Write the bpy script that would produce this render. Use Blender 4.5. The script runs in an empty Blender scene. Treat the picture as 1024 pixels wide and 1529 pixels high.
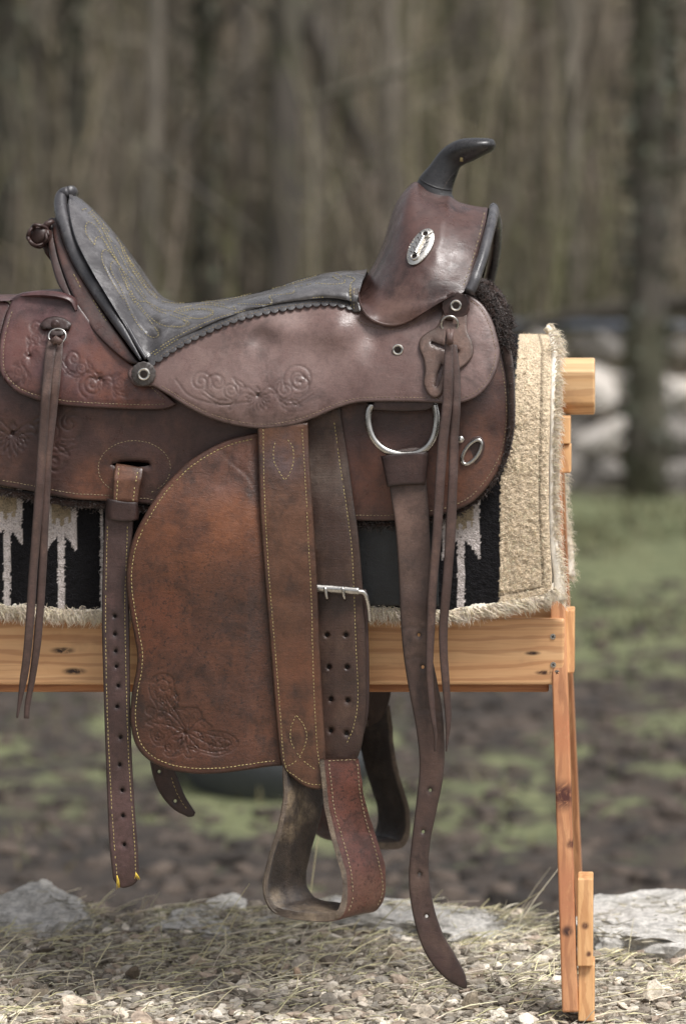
import bpy, math, random
import numpy as np
from mathutils import Vector, Matrix, noise as mnoise
from mathutils.bvhtree import BVHTree
from mathutils.geometry import delaunay_2d_cdt
random.seed(7); RNG = np.random.RandomState(11)
SC = bpy.context.scene
COL = SC.collection
H = 1.075          # eye height over the gravel (m)
D0 = 4.0           # distance camera -> near fender
YC = 0.27          # centre plane of saddle and trestle
CX = 936            # the view axis meets the near plane here (vanishing point of the depth lines)
OX = (CX-512)/1000
CAM = Vector((OX, -D0, H))

# ---------------------------------------------------------------- geometry helpers
def P(x, y, Y):
    """measured position (mm at 4 m) + depth -> world metres"""
    x = np.asarray(x, float); y = np.asarray(y, float); Y = np.asarray(Y, float) + 0*x
    k = (D0+Y)/D0
    return np.stack([(x-CX)/1000*k+OX, Y+0*x, H-(y-450)/1000*k], -1)

def vn(x, y, s=1.0, seed=0, oct=3):
    x = np.asarray(x, float)/s; y = np.asarray(y, float)/s
    out = 0; a = 1.0; tot = 0
    for o in range(oct):
        xi = np.floor(x).astype(np.int64); yi = np.floor(y).astype(np.int64)
        fx = x-xi; fy = y-yi; fx = fx*fx*(3-2*fx); fy = fy*fy*(3-2*fy)
        def h(a_, b_):
            n = (a_*374761393 + b_*668265263 + (seed+o*17)*974634777) & 0x7fffffff
            n = ((n ^ (n >> 13))*1274126177) & 0x7fffffff
            return ((n ^ (n >> 16)) & 0xffff)/65535.0
        v = (h(xi, yi)*(1-fx)+h(xi+1, yi)*fx)*(1-fy)+(h(xi, yi+1)*(1-fx)+h(xi+1, yi+1)*fx)*fy
        out = out+a*(v*2-1); tot += a; a *= .5; x = x*2.03+5.1; y = y*2.03+9.7
    return out/tot

def sm(t): t = np.clip(t, 0, 1); return t*t*(3-2*t)

def resample(p, step, closed=False):
    p = np.asarray(p, float)
    if closed: p = np.vstack([p, p[:1]])
    d = np.r_[0, np.cumsum(np.linalg.norm(np.diff(p, axis=0), axis=1))]
    n = max(2, int(round(d[-1]/step)))
    t = np.linspace(0, d[-1], n+1)
    q = np.stack([np.interp(t, d, p[:, k]) for k in range(p.shape[1])], 1)
    return q[:-1] if closed else q

def cr(pts, closed=False, step=3.0):
    p = np.asarray(pts, float); n = len(p)
    if n < 3: return resample(p, step, closed)
    out = []
    rng = range(n) if closed else range(n-1)
    for i in rng:
        p1 = p[i]; p2 = p[(i+1) % n]
        p0 = p[(i-1) % n] if (closed or i > 0) else 2*p1-p2
        p3 = p[(i+2) % n] if (closed or i < n-2) else 2*p2-p1
        for t in np.linspace(0, 1, 12, endpoint=False):
            out.append(.5*((2*p1)+(-p0+p2)*t+(2*p0-5*p1+4*p2-p3)*t*t+(-p0+3*p1-3*p2+p3)*t**3))
    if not closed: out.append(p[-1])
    return resample(out, step, closed)

def ol(*segs, step=3.0):
    out = []
    for s in segs:
        q = cr(s, False, step)
        if out and np.linalg.norm(out[-1]-q[0]) < 1.0: q = q[1:]
        out += list(q)
    if np.linalg.norm(out[-1]-out[0]) < 1.5: out.pop()
    return np.array(out)

def strapline(center, widths, step=3.0, tip=None):
    c = cr(center, False, step); n = len(c)
    w = np.interp(np.linspace(0, 1, n), np.linspace(0, 1, len(widths)), widths)
    t = np.gradient(c, axis=0); t /= np.linalg.norm(t, axis=1)[:, None]
    nn = np.stack([-t[:, 1], t[:, 0]], 1)
    return np.vstack([c+nn*w[:, None]/2, (c-nn*w[:, None]/2)[::-1]])

def inside(pts, poly):
    x, y = pts[:, 0], pts[:, 1]; r = np.zeros(len(pts), bool)
    a = poly; b = np.roll(poly, -1, 0)
    for i in range(len(a)):
        c = (a[i, 1] > y) != (b[i, 1] > y)
        if c.any():
            xi = (b[i, 0]-a[i, 0])*(y-a[i, 1])/(b[i, 1]-a[i, 1]+1e-12)+a[i, 0]
            r ^= c & (x < xi)
    return r

def dist(pts, line, closed=False):
    a = line if closed else line[:-1]; b = np.roll(line, -1, 0) if closed else line[1:]
    out = np.full(len(pts), 1e9)
    for i in range(len(a)):
        ab = b[i]-a[i]; L = ab@ab+1e-9
        t = np.clip(((pts-a[i])@ab)/L, 0, 1)
        d = np.hypot(*(pts-(a[i]+t[:, None]*ab)).T)
        out = np.minimum(out, d)
    return out

def inset(poly, d):
    t = np.roll(poly, -1, 0)-np.roll(poly, 1, 0)
    t /= (np.linalg.norm(t, axis=1)[:, None]+1e-9)
    n = np.stack([-t[:, 1], t[:, 0]], 1)
    area = np.sum(poly[:, 0]*np.roll(poly[:, 1], -1)-poly[:, 1]*np.roll(poly[:, 0], -1))
    q = poly+n*d*(1 if area > 0 else -1)
    return q[dist(q, poly, True) > d*.93]

def runs(line, keep, gap=9):
    out = []; cur = []
    for p in line:
        if keep(p[0], p[1]) and (not cur or np.hypot(*(p-cur[-1])) < gap): cur.append(p)
        else:
            if len(cur) > 3: out.append(np.array(cur))
            cur = [p] if keep(p[0], p[1]) else []
    if len(cur) > 3: out.append(np.array(cur))
    return out

class MB:
    def __init__(s): s.v = []; s.f = []; s.m = []; s.c = []; s.t = []; s.n = 0
    def add(s, v, f, m=0, c=None, t=None):
        v = np.asarray(v, float); k = len(v); s.v.append(v)
        if isinstance(f, np.ndarray): s.f += (f+s.n).tolist()
        else: n_ = s.n; s.f += [[i+n_ for i in q] for q in f]
        s.m += (list(m) if hasattr(m, '__len__') else [m]*len(f))
        c = np.ones((k, 3)) if c is None else np.broadcast_to(np.asarray(c, float), (k, 3))
        s.c.append(c); s.t.append(np.zeros(k) if t is None else np.broadcast_to(t, (k,)))
        s.n += k; return s
    def build(s, name, mats, parent=None, smooth=True, auto=None):
        me = bpy.data.meshes.new(name)
        v = np.vstack(s.v)
        me.from_pydata(v.tolist(), [], s.f)
        mats = mats if isinstance(mats, (list, tuple)) else [mats]
        for m in mats: me.materials.append(m)
        me.polygons.foreach_set('material_index', np.array(s.m, dtype=np.int32))
        me.polygons.foreach_set('use_smooth', np.full(len(s.f), smooth))
        ca = me.attributes.new('Col', 'FLOAT_COLOR', 'POINT')
        c = np.vstack(s.c); ca.data.foreach_set('color', np.hstack([c, np.ones((len(c), 1))]).ravel().astype(np.float32))
        ta = me.attributes.new('tool', 'FLOAT', 'POINT')
        ta.data.foreach_set('value', np.concatenate(s.t).astype(np.float32))
        me.update()
        if auto is not None:
            try: me.set_sharp_from_angle(angle=math.radians(auto))
            except Exception: pass
        o = bpy.data.objects.new(name, me); COL.objects.link(o)
        if parent: attach(o, parent)
        return o

def attach(o, parent):
    o.parent = parent
    o.matrix_parent_inverse = WM[parent.name].inverted() if parent.name in WM else Matrix()
WM = {}
def empty(name, loc, label, cat, group=None, kind=None):
    o = bpy.data.objects.new(name, None); COL.objects.link(o); o.location = loc
    o.empty_display_size = .1
    WM[o.name] = Matrix.Translation(loc)
    tag(o, label, cat, group, kind); return o
def tag(o, label=None, cat=None, group=None, kind=None):
    if label: o['label'] = label
    if cat: o['category'] = cat
    if group: o['group'] = group
    if kind: o['kind'] = kind
    return o

# ---------------------------------------------------------------- shape helpers
_GF = {}
def grid_faces(r, c, off=0, closed=False):
    key = (r, c, off, closed)
    if key in _GF: return list(_GF[key])
    f = []
    for i in range(r-1):
        for j in range(c if closed else c-1):
            k = (j+1) % c
            f.append((off+i*c+j, off+i*c+k, off+(i+1)*c+k, off+(i+1)*c+j))
    if r*c < 400: _GF[key] = f
    return list(f)

def tube(mb, path, rad, n=10, closed=False, mat=0, col=None, sx=1.0, up=None, caps=True, t=None):
    p = np.asarray(path, float); N = len(p)
    rad = np.broadcast_to(np.asarray(rad, float), (N,)) if np.ndim(rad) == 0 else np.interp(np.linspace(0, 1, N), np.linspace(0, 1, len(rad)), rad)
    sx = np.broadcast_to(np.asarray(sx, float), (N,)) if np.ndim(sx) == 0 else np.interp(np.linspace(0, 1, N), np.linspace(0, 1, len(sx)), sx)
    T = (np.roll(p, -1, 0)-np.roll(p, 1, 0)) if closed else np.gradient(p, axis=0)
    T /= np.linalg.norm(T, axis=1)[:, None]+1e-12
    u = np.array(up if up is not None else ((0, 1, 0) if abs(T[0][1]) < .8 else (0, 0, 1)), float)
    vs = []
    a = np.linspace(0, 2*np.pi, n, endpoint=False)
    for i in range(N):
        if up is not None: u = np.array(up, float)
        u = u-T[i]*(u@T[i]); u /= np.linalg.norm(u)+1e-12
        w = np.cross(T[i], u)
        vs.append(p[i]+rad[i]*(np.cos(a)[:, None]*u*sx[i]+np.sin(a)[:, None]*w))
    v = np.vstack(vs); f = grid_faces(N, n, closed=True)
    if closed:
        for j in range(n): f.append(((N-1)*n+j, (N-1)*n+(j+1) % n, (j+1) % n, j))
    elif caps:
        f.append(tuple(range(n))[::-1]); f.append(tuple((N-1)*n+j for j in range(n)))
    mb.add(v, f, mat, col, t)

def box(mb, c, s, mat=0, R=None, col=None):
    v = np.array([(x, y, z) for x in (-.5, .5) for y in (-.5, .5) for z in (-.5, .5)])*np.array(s)
    if R is not None: v = v@np.array(R).T
    f = [(0, 1, 3, 2), (4, 6, 7, 5), (0, 4, 5, 1), (2, 3, 7, 6), (0, 2, 6, 4), (1, 5, 7, 3)]
    mb.add(v+np.array(c), f, mat, col)

def bevel(o, w, seg=2):
    m = o.modifiers.new('bevel', 'BEVEL'); m.width = w; m.segments = seg; m.limit_method = 'ANGLE'; m.angle_limit = math.radians(40)
    m.harden_normals = False
    return o

def ray(bvh, x, y):
    t = Vector(P(x, y, 0.0).tolist()); d = (t-CAM).normalized()
    h, n, i, dd = bvh.ray_cast(CAM, d)
    if h is None: return None, None
    if n.dot(d) > 0: n = -n
    return np.array(h), np.array(n)

def stitches(mb, bvh, line, L=4.6, gap=1.9, r=.75, mat=1, jit=.35, lift=.25):
    """sewn thread: one small capsule per stitch, laid on the surface"""
    q = resample(line, (L+gap), False)
    for i in range(len(q)-1):
        if random.random() < .03: continue
        d = (q[i+1]-q[i])/(L+gap)
        s = q[i]+d*gap*.5; e = s+d*L*random.uniform(.85, 1.05)
        nr = np.array([-d[1], d[0]])
        s = s+nr*random.uniform(-jit, jit); e = e+nr*random.uniform(-jit, jit)
        a, na = ray(bvh, *s); b, nb = ray(bvh, *e)
        if a is None or b is None: continue
        if np.linalg.norm(b-a) > .02: continue
        n = na+nb; n /= np.linalg.norm(n)+1e-9
        rr = r*.001; T = (b-a); Ln = np.linalg.norm(T)+1e-9; T = T/Ln; w = np.cross(T, n)
        vs = []
        for k, (tt, ra, up) in enumerate(((0, .45, -.2), (.22, 1, lift+.1), (.5, 1.1, lift+.35), (.78, 1, lift+.1), (1, .45, -.2))):
            for j in range(5):
                an = j*2*math.pi/5
                vs.append(a+T*Ln*tt+n*rr*(up+ra*math.cos(an))+w*rr*ra*math.sin(an))
        cc = .8+.3*random.random()
        mb.add(vs, grid_faces(5, 5, closed=True)+[(0, 1, 2, 3, 4)[::-1], (20, 21, 22, 23, 24)], mat, (cc, cc, cc*random.uniform(.85, 1)))

def panel(name, outline, Yf, mats, parent, thick=.0045, grid=5.0, holes=(), sew=(), tooling=(), fine=(), er=.0018,
          wob=.0006, sewkw={}, extra=None, edge=1., regions=()):
    """leather piece cut to an outline, shaped by Yf(x,y), rounded edge, thickness, stitch lines, tooled lines"""
    poly = np.asarray(outline, float)
    if fine is None: fine = ()
    x0, y0 = poly.min(0); x1, y1 = poly.max(0)
    pts = [poly]
    for d in (.7, 1.8, 3.4):
        q = inset(poly, d)
        if len(q): pts.append(q)
    hl = [np.asarray(h, float) for h in holes]
    gx, gy = np.meshgrid(np.arange(x0, x1, grid), np.arange(y0, y1, grid))
    gx = gx+(np.arange(gx.shape[0])[:, None] % 2)*grid*.5
    g = np.stack([gx.ravel(), gy.ravel()], 1)
    for (a, b, c, d, st) in fine:
        g = g[~((g[:, 0] > a) & (g[:, 0] < c) & (g[:, 1] > b) & (g[:, 1] < d))]
    fs = [g]
    for (a, b, c, d, st) in fine:
        fx, fy = np.meshgrid(np.arange(a, c, st), np.arange(b, d, st)); fx = fx+(np.arange(fx.shape[0])[:, None] % 2)*st*.5
        fs.append(np.stack([fx.ravel(), fy.ravel()], 1))
    g = np.vstack(fs)
    g = g[inside(g, poly)]; g = g[dist(g, poly, True) > 4.6]
    for h in hl:
        g = g[~inside(g, h)]; g = g[dist(g, h, True) > 1.6]
    for s in sew:
        pass
    pts.append(g)
    nb = len(poly)
    allp = np.vstack(pts)
    edges = [(i, (i+1) % nb) for i in range(nb)]
    for h in hl:
        o = len(allp); allp = np.vstack([allp, h]); edges += [(o+i, o+(i+1) % len(h)) for i in range(len(h))]
    r = delaunay_2d_cdt([Vector(p) for p in allp.tolist()], edges, [], 0, 1e-4)
    V = np.array([tuple(v) for v in r[0]]); F = np.array([f for f in r[2] if len(f) == 3])
    cen = V[F].mean(1); k = inside(cen, poly)
    for h in hl: k &= ~inside(cen, h)
    F = F[k]
    a = V[F]; ar = (a[:, 1, 0]-a[:, 0, 0])*(a[:, 2, 1]-a[:, 0, 1])-(a[:, 2, 0]-a[:, 0, 0])*(a[:, 1, 1]-a[:, 0, 1])
    F = F[np.abs(ar) > 1e-5]; ar = ar[np.abs(ar) > 1e-5]
    F[ar > 0] = F[ar > 0][:, ::-1]         # px y points down: make fronts face the camera
    used = np.unique(F); remap = -np.ones(len(V), int); remap[used] = np.arange(len(used)); V = V[used]; F = remap[F]
    de = dist(V, poly, True)
    for h in hl: de = np.minimum(de, dist(V, h, True)*1.2)
    Y = Yf(V[:, 0], V[:, 1]) + er*(1-np.sqrt(1-(1-np.clip(de/3.4, 0, 1))**2))
    Y = Y+wob*vn(V[:, 0], V[:, 1], 40, seed=len(V) % 97, oct=3)
    tl = np.zeros(len(V))
    for s in sew:
        b = (V[:, 0] > s[:, 0].min()-6) & (V[:, 0] < s[:, 0].max()+6) & (V[:, 1] > s[:, 1].min()-6) & (V[:, 1] < s[:, 1].max()+6)
        if b.any(): Y[b] += .0007*np.exp(-(dist(V[b], s)/1.8)**2)
    for (ln, dep, w) in tooling:
        b = (V[:, 0] > ln[:, 0].min()-5) & (V[:, 0] < ln[:, 0].max()+5) & (V[:, 1] > ln[:, 1].min()-5) & (V[:, 1] < ln[:, 1].max()+5)
        if b.any():
            e = np.exp(-(dist(V[b], ln)/w)**2); Y[b] += dep*e; tl[b] = np.maximum(tl[b], e)
    for (reg, dep) in regions:
        b = inside(V, reg); e = sm(dist(V[b], reg, True)/3.0); Y[b] += dep*e*(.55+.9*np.abs(vn(V[b, 0], V[b, 1], 2.6, 33, 1))); tl[b] = np.maximum(tl[b], .45*e*(vn(V[b, 0], V[b, 1], 2.4, 34, 1)*.5+.6))
    front = P(V[:, 0], V[:, 1], Y)
    back = P(V[:, 0], V[:, 1], Yf(V[:, 0], V[:, 1])+thick)
    n = len(V)
    ed = {}
    for f in F:
        for i in range(3):
            ed[(int(f[i]), int(f[(i+1) % 3]))] = 1
    walls = [(b, a, a+n, b+n) for (a, b) in ed if (b, a) not in ed]
    mb = MB()
    bvh = BVHTree.FromPolygons([Vector(v) for v in front.tolist()], F.tolist())
    nm = [0]*len(F)
    eg = 1-.9*np.exp(-(de/2.6)**2)-.18*np.exp(-(de/9)**2); eg = np.clip(1-(1-eg)*edge, 0, 1); eg = np.r_[eg, eg*0+.3][:, None]*np.ones(3)
    mb.add(np.vstack([front, back]), F.tolist()+(F[:, ::-1]+n).tolist()+walls, 0, eg, np.r_[tl, tl])
    for s in sew: stitches(mb, bvh, s, **sewkw)
    if extra: extra(mb, bvh)
    return mb.build(name, mats, parent, auto=55), bvh

def loft(A, B, yA, yB, prof, nu=90, nv=26, pxprof=None):
    """surface between two measured curves A (near edge) and B (centre line)"""
    A = resample(cr(A), 1.0); B = resample(cr(B), 1.0)
    ia = np.linspace(0, 1, nu)
    a = np.stack([np.interp(ia, np.linspace(0, 1, len(A)), A[:, k]) for k in (0, 1)], 1)
    b = np.stack([np.interp(ia, np.linspace(0, 1, len(B)), B[:, k]) for k in (0, 1)], 1)
    YA = np.interp(ia, np.linspace(0, 1, len(yA)), yA); YB = np.interp(ia, np.linspace(0, 1, len(yB)), yB)
    v = np.linspace(0, 1, nv)**1.3
    X = b[:, None, 0]+(a-b)[:, None, 0]*v[None]; Yp = b[:, None, 1]+(a-b)[:, None, 1]*v[None]
    g = prof(ia[:, None], v[None, :])
    YY = YB[:, None]+(YA-YB)[:, None]*g
    return X, Yp, YY

def grid_mesh(mb, pos, mat=0, flip=False, mirror=False, col=None, t=None):
    r, c = pos.shape[:2]
    f = grid_faces(r, c)
    if flip: f = [q[::-1] for q in f]
    v = pos.reshape(-1, 3)
    mb.add(v, f, mat, None if col is None else col.reshape(-1, 3), None if t is None else t.ravel())
    if mirror:
        w = v.copy(); w[:, 1] = 2*YC-w[:, 1]
        mb.add(w, [q[::-1] for q in f], mat)
    return f

def strands(mb, base, direc, L, r, curl=.5, seg=4, cols=None, clump=None, mat=0):
    n = len(base)
    for i in range(n):
        d = direc[i]/(np.linalg.norm(direc[i])+1e-9)
        s = np.cross(d, RNG.randn(3)); s /= np.linalg.norm(s)+1e-9
        s2 = np.cross(d, s); l = L*RNG.uniform(.6, 1.25); a0 = RNG.uniform(0, 6.28); turns = RNG.uniform(.3, 1.2)*curl*6.28
        vs = []
        for k in range(seg):
            t = k/(seg-1)
            off = s*math.sin(turns*t+a0)-s*math.sin(a0)
            off2 = s2*math.cos(turns*t+a0)-s2*math.cos(a0)
            p = base[i]+d*l*t+(off+off2)*l*.22*curl+np.array((0, 0, -1))*l*.15*t*t
            rr = r*(1-.85*t)
            for j in range(3):
                an = j*2.094
                vs.append(p+rr*(math.cos(an)*s+math.sin(an)*s2))
        mb.add(vs, grid_faces(seg, 3, closed=True), mat, cols[i] if cols is not None else None)

# ---------------------------------------------------------------- materials
def lin(c):
    return tuple(((x/255)/12.92 if x/255 <= .04045 else ((x/255+.055)/1.055)**2.4) for x in c)
class NT:
    def __init__(s, name):
        s.m = bpy.data.materials.new(name); s.m.use_nodes = True; s.t = s.m.node_tree; s.t.nodes.clear()
        s.out = s.t.nodes.new('ShaderNodeOutputMaterial'); s.b = s.t.nodes.new('ShaderNodeBsdfPrincipled')
        s.t.links.new(s.b.outputs[0], s.out.inputs[0]); s.co = s.t.nodes.new('ShaderNodeTexCoord').outputs['Object']
    def n(s, typ, **k):
        nd = s.t.nodes.new('ShaderNode'+typ)
        for a, v in k.items(): setattr(nd, a, v)
        return nd
    def l(s, a, b): s.t.links.new(a, b)
    def noise(s, sc, det=4, rough=.55, vec=None, dist=0, col=False):
        nd = s.n('TexNoise'); nd.inputs['Scale'].default_value = sc; nd.inputs['Detail'].default_value = det
        nd.inputs['Roughness'].default_value = rough; nd.inputs['Distortion'].default_value = dist
        s.l(vec or s.co, nd.inputs['Vector']); return nd.outputs['Color' if col else 'Fac']
    def voro(s, sc, vec=None, feat='F1', out='Distance'):
        nd = s.n('TexVoronoi', feature=feat); nd.inputs['Scale'].default_value = sc
        s.l(vec or s.co, nd.inputs['Vector']); return nd.outputs[out]
    def mapr(s, sc=(1, 1, 1), rot=(0, 0, 0), loc=(0, 0, 0)):
        nd = s.n('Mapping'); nd.inputs['Scale'].default_value = sc; nd.inputs['Rotation'].default_value = rot; nd.inputs['Location'].default_value = loc
        s.l(s.co, nd.inputs['Vector']); return nd.outputs[0]
    def rng(s, v, a, b, c=0., d=1., smooth=True):
        nd = s.n('MapRange'); nd.interpolation_type = 'SMOOTHSTEP' if smooth else 'LINEAR'
        for k, x in zip(range(1, 5), (a, b, c, d)): nd.inputs[k].default_value = x
        s.l(v, nd.inputs[0]); return nd.outputs[0]
    def mix(s, f, a, b, mode='MIX'):
        nd = s.n('Mix', data_type='RGBA', blend_type=mode)
        for inp, v in ((nd.inputs[0], f), (nd.inputs[6], a), (nd.inputs[7], b)):
            if hasattr(v, 'links') or hasattr(v, 'is_output'): s.l(v, inp)
            elif isinstance(v, tuple): inp.default_value = (*v, 1) if len(v) == 3 else v
            else: inp.default_value = v
        return nd.outputs[2]
    def math(s, op, a, b=0.):
        nd = s.n('Math', operation=op)
        for inp, v in ((nd.inputs[0], a), (nd.inputs[1], b)):
            if hasattr(v, 'is_output'): s.l(v, inp)
            else: inp.default_value = v
        return nd.outputs[0]
    def bump(s, h, st=.3, d=.001, prev=None):
        nd = s.n('Bump'); nd.inputs['Strength'].default_value = st; nd.inputs['Distance'].default_value = d
        s.l(h, nd.inputs['Height'])
        if prev is not None: s.l(prev, nd.inputs['Normal'])
        return nd.outputs[0]
    def attr(s, name, out='Color'):
        nd = s.n('Attribute', attribute_name=name); return nd.outputs[out]
    def sphere(s, c, r0, r1, sc=(1, 1, 1)):
        nd = s.n('Vector Math'.replace(' ', '')) ; nd.operation = 'SUBTRACT'; s.l(s.co, nd.inputs[0]); nd.inputs[1].default_value = tuple(c)
        m = s.n('VectorMath', operation='MULTIPLY'); s.l(nd.outputs[0], m.inputs[0]); m.inputs[1].default_value = sc
        le = s.n('VectorMath', operation='LENGTH'); s.l(m.outputs[0], le.inputs[0])
        return s.rng(le.outputs['Value'], r0, r1, 1, 0)
    def set(s, **k):
        for a, v in k.items():
            i = s.b.inputs[a.replace('_', ' ')]
            if hasattr(v, 'is_output'): s.l(v, i)
            elif isinstance(v, tuple) and len(v) == 3: i.default_value = (*v, 1)
            else: i.default_value = v
        return s

def ds(c, k=.10):
    g = sum(c)/3; return tuple(g+(x-g)*(1-k) for x in c)
def leather(name, c1, c2, c3, rough=.5, crease=.35, grain=.35, spots=0, spot_at=None, spec=.5, scuff=.25, scuffc=(150, 130, 115), wt=None):
    m = NT(name); c1, c2, c3 = ds(c1), ds(c2), ds(c3); wt = [(a_, b_, ds(c_)) for a_, b_, c_ in wt] if wt else wt
    big = m.noise(9, 5, .6, dist=.6); mid = m.noise(34, 5, .65, vec=m.mapr((1, 1, .6)))
    c = m.mix(m.rng(big, .36, .64), lin(c1), lin(c2))
    c = m.mix(m.rng(mid, .45, .72), c, lin(c3))
    st = m.noise(15, 6, .72, vec=m.mapr((1, 1, .8), loc=(7, 0, 4)), dist=.8); c = m.mix(m.math('MULTIPLY', m.rng(st, .5, .66), .6), c, lin(tuple(x*.6 for x in c3)))
    # fine mottling
    f = m.noise(260, 4, .7); c = m.mix(m.math('MULTIPLY', m.rng(f, .3, .7), .16), c, lin(tuple(x*.55 for x in c1)))
    if wt is not None:          # worn warm patch with a place of its own
        for (p, r, cc) in wt:
            w = m.sphere(p, r*.3, r, (1, .3, 1)); w = m.math('MULTIPLY', w, m.rng(m.noise(14 if r > .03 else 45, 6, .75, vec=m.mapr((1, 1, 1 if r > .03 else .45))), .34, .66))
            c = m.mix(m.math('MULTIPLY', w, .85), c, lin(cc))
    if scuff:
        sc = m.noise(420, 3, .8, vec=m.mapr((1, 1, .25), (0, .5, 0)))
        sf = m.math('MULTIPLY', m.rng(sc, .62, .78), m.rng(m.noise(12, 3), .5, .7))
        c = m.mix(m.math('MULTIPLY', sf, scuff), c, lin(scuffc))
    if spots:
        v = m.noise(230, 3, .75); v2 = m.noise(90, 4, .8)
        msk = m.math('MULTIPLY', m.rng(v, .52, .6), m.rng(v2, .42, .56))
        if spot_at: msk = m.math('MULTIPLY', msk, m.sphere(spot_at[0], spot_at[1]*.35, spot_at[1], (1, .2, .8)))
        c = m.mix(m.math('MULTIPLY', msk, spots), c, lin((42, 28, 24)))
    # antique dye in tooled lines
    t = m.attr('tool', 'Fac')
    c = m.mix(m.math('MULTIPLY', t, .30), c, lin(tuple(x*.45 for x in c1)))
    ec = m.n('SeparateColor'); m.l(m.attr('Col'), ec.inputs[0])
    c = m.mix(m.math('MULTIPLY', m.math('SUBTRACT', 1., ec.outputs[0]), .62), c, lin(tuple(x*.38 for x in c1)))
    mot = m.noise(130, 5, .8); c = m.mix(m.math('MULTIPLY', m.rng(mot, .46, .62), .22), c, lin(tuple(x*.62 for x in c2)))
    lt = m.noise(70, 5, .85, vec=m.mapr((1, 1, .7), loc=(3, 1, 2))); c = m.mix(m.math('MULTIPLY', m.rng(lt, .55, .75), .22), c, lin(tuple(min(255, x*1.35+8) for x in c2)))
    peb = m.voro(240, feat='DISTANCE_TO_EDGE')
    pores = m.voro(850); wr = m.noise(75, 6, .72, vec=m.mapr((.55, 1, 1.6), (0, .35, 0)), dist=1.2)
    b = m.bump(wr, crease, .0022); b = m.bump(m.rng(peb, 0., .12), grain*.3, .0003, b); b = m.bump(mot, crease*.6, .0008, b); b = m.bump(pores, grain*.5, .00035, b); b = m.bump(m.noise(600, 3, .7), grain, .0005, b)
    r = m.rng(m.noise(26, 6, .75), .3, .7, rough-.17, rough+.12)
    m.set(Base_Color=c, Roughness=r, Normal=b); m.b.inputs['Specular IOR Level'].default_value = spec
    return m.m

def simple(name, c, rough=.5, metal=0., bump=None, vcol=False, var=.25):
    m = NT(name); n = m.noise(60, 4, .6)
    base = m.mix(m.math('MULTIPLY', m.rng(n, .35, .7), var), lin(c), lin(tuple(x*.5 for x in c)))
    if vcol: base = m.mix(1.0, base, m.attr('Col'), 'MULTIPLY')
    m.set(Base_Color=base, Roughness=m.rng(m.noise(90, 4), .3, .7, max(.05, rough-.08), rough+.1), Metallic=metal)
    if bump: m.set(Normal=m.bump(m.noise(bump[0], 4, .65), bump[1], bump[2]))
    return m.m

def wood(name, axis, c1=(205, 150, 96), c2=(176, 112, 62), c3=(150, 84, 44), knots=(), ksc=(1, .1, 1)):
    m = NT(name)
    s = [26, 26, 26]; s[axis] = 1.3
    g = m.noise(1.0, 6, .6, vec=m.mapr(tuple(s)), dist=.8)
    s2 = [210, 210, 210]; s2[axis] = 6
    g2 = m.noise(1.0, 4, .7, vec=m.mapr(tuple(s2)))
    wv = m.n('TexWave', wave_type='BANDS'); wv.bands_direction = 'Z' if axis != 2 else 'X'
    sc = [1, 1, 1]; sc[axis] = .12
    wv.inputs['Scale'].default_value = 16; wv.inputs['Distortion'].default_value = 9; wv.inputs['Detail'].default_value = 4; wv.inputs['Detail Scale'].default_value = 1.6
    m.l(m.mapr(tuple(sc)), wv.inputs['Vector'])
    c = m.mix(m.rng(g, .32, .68), lin(c1), lin(c2))
    c = m.mix(m.math('MULTIPLY', m.rng(wv.outputs['Fac'], .55, .95), .5), c, lin(c3))
    c = m.mix(m.math('MULTIPLY', m.rng(g2, .5, .75), .45), c, lin(c3))
    dirt = m.noise(7, 5, .7); c = m.mix(m.math('MULTIPLY', m.rng(dirt, .55, .8), .35), c, lin((120, 92, 70)))
    for (p, r, cc) in knots:
        k = m.sphere(p, r*.25, r, ksc); k = m.math('MULTIPLY', k, m.rng(m.noise(55, 4, .7, dist=1.5), .25, .55))
        c = m.mix(k, c, lin(cc))
    m.set(Base_Color=c, Roughness=m.rng(g2, .3, .7, .42, .62), Normal=m.bump(g2, .35, .0008))
    return m.m

p3 = lambda x, y, Y: tuple(P(x, y, Y).tolist())
M = {}
M['jockey'] = leather('jockey_leather', (122, 96, 90), (110, 84, 78), (98, 72, 66), .38, .22, .3, scuff=.3, scuffc=(150, 130, 120), spec=.55,
                      wt=[(p3(470, 480, .05), .12, (132, 106, 99)), (p3(330, 560, .03), .09, (124, 100, 92)), (p3(620, 560, .03), .09, (96, 70, 64))])
M['rear'] = leather('rear_jockey_leather', (90, 60, 60), (96, 60, 52), (66, 42, 42), .38, .2, .3, wt=[(p3(160, 560, .04), .09, (112, 66, 50)), (p3(30, 520, .06), .05, (104, 64, 58))])
M['skirt'] = leather('skirt_leather', (76, 50, 45), (62, 41, 36), (88, 58, 48), .42, .3, .35, scuff=.3,
                     wt=[(p3(570, 720, .05), .09, (110, 66, 50)), (p3(710, 690, .05), .11, (112, 70, 50)), (p3(150, 730, .05), .07, (120, 72, 50))])
M['fender'] = leather('fender_leather', (100, 60, 41), (82, 49, 35), (60, 40, 32), .44, .42, .5, spots=.9, spot_at=(p3(305, 990, .02), .21), scuff=.35, scuffc=(160, 115, 85),
                      wt=[(p3(300, 800, .02), .15, (122, 71, 43)), (p3(350, 770, .02), .06, (124, 73, 45)), (p3(365, 900, .02), .10, (60, 42, 36)), (p3(330, 690, .02), .075, (112, 76, 66)), (p3(235, 930, .02), .09, (110, 60, 38)), (p3(300, 1130, .02), .10, (96, 54, 38))])
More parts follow.
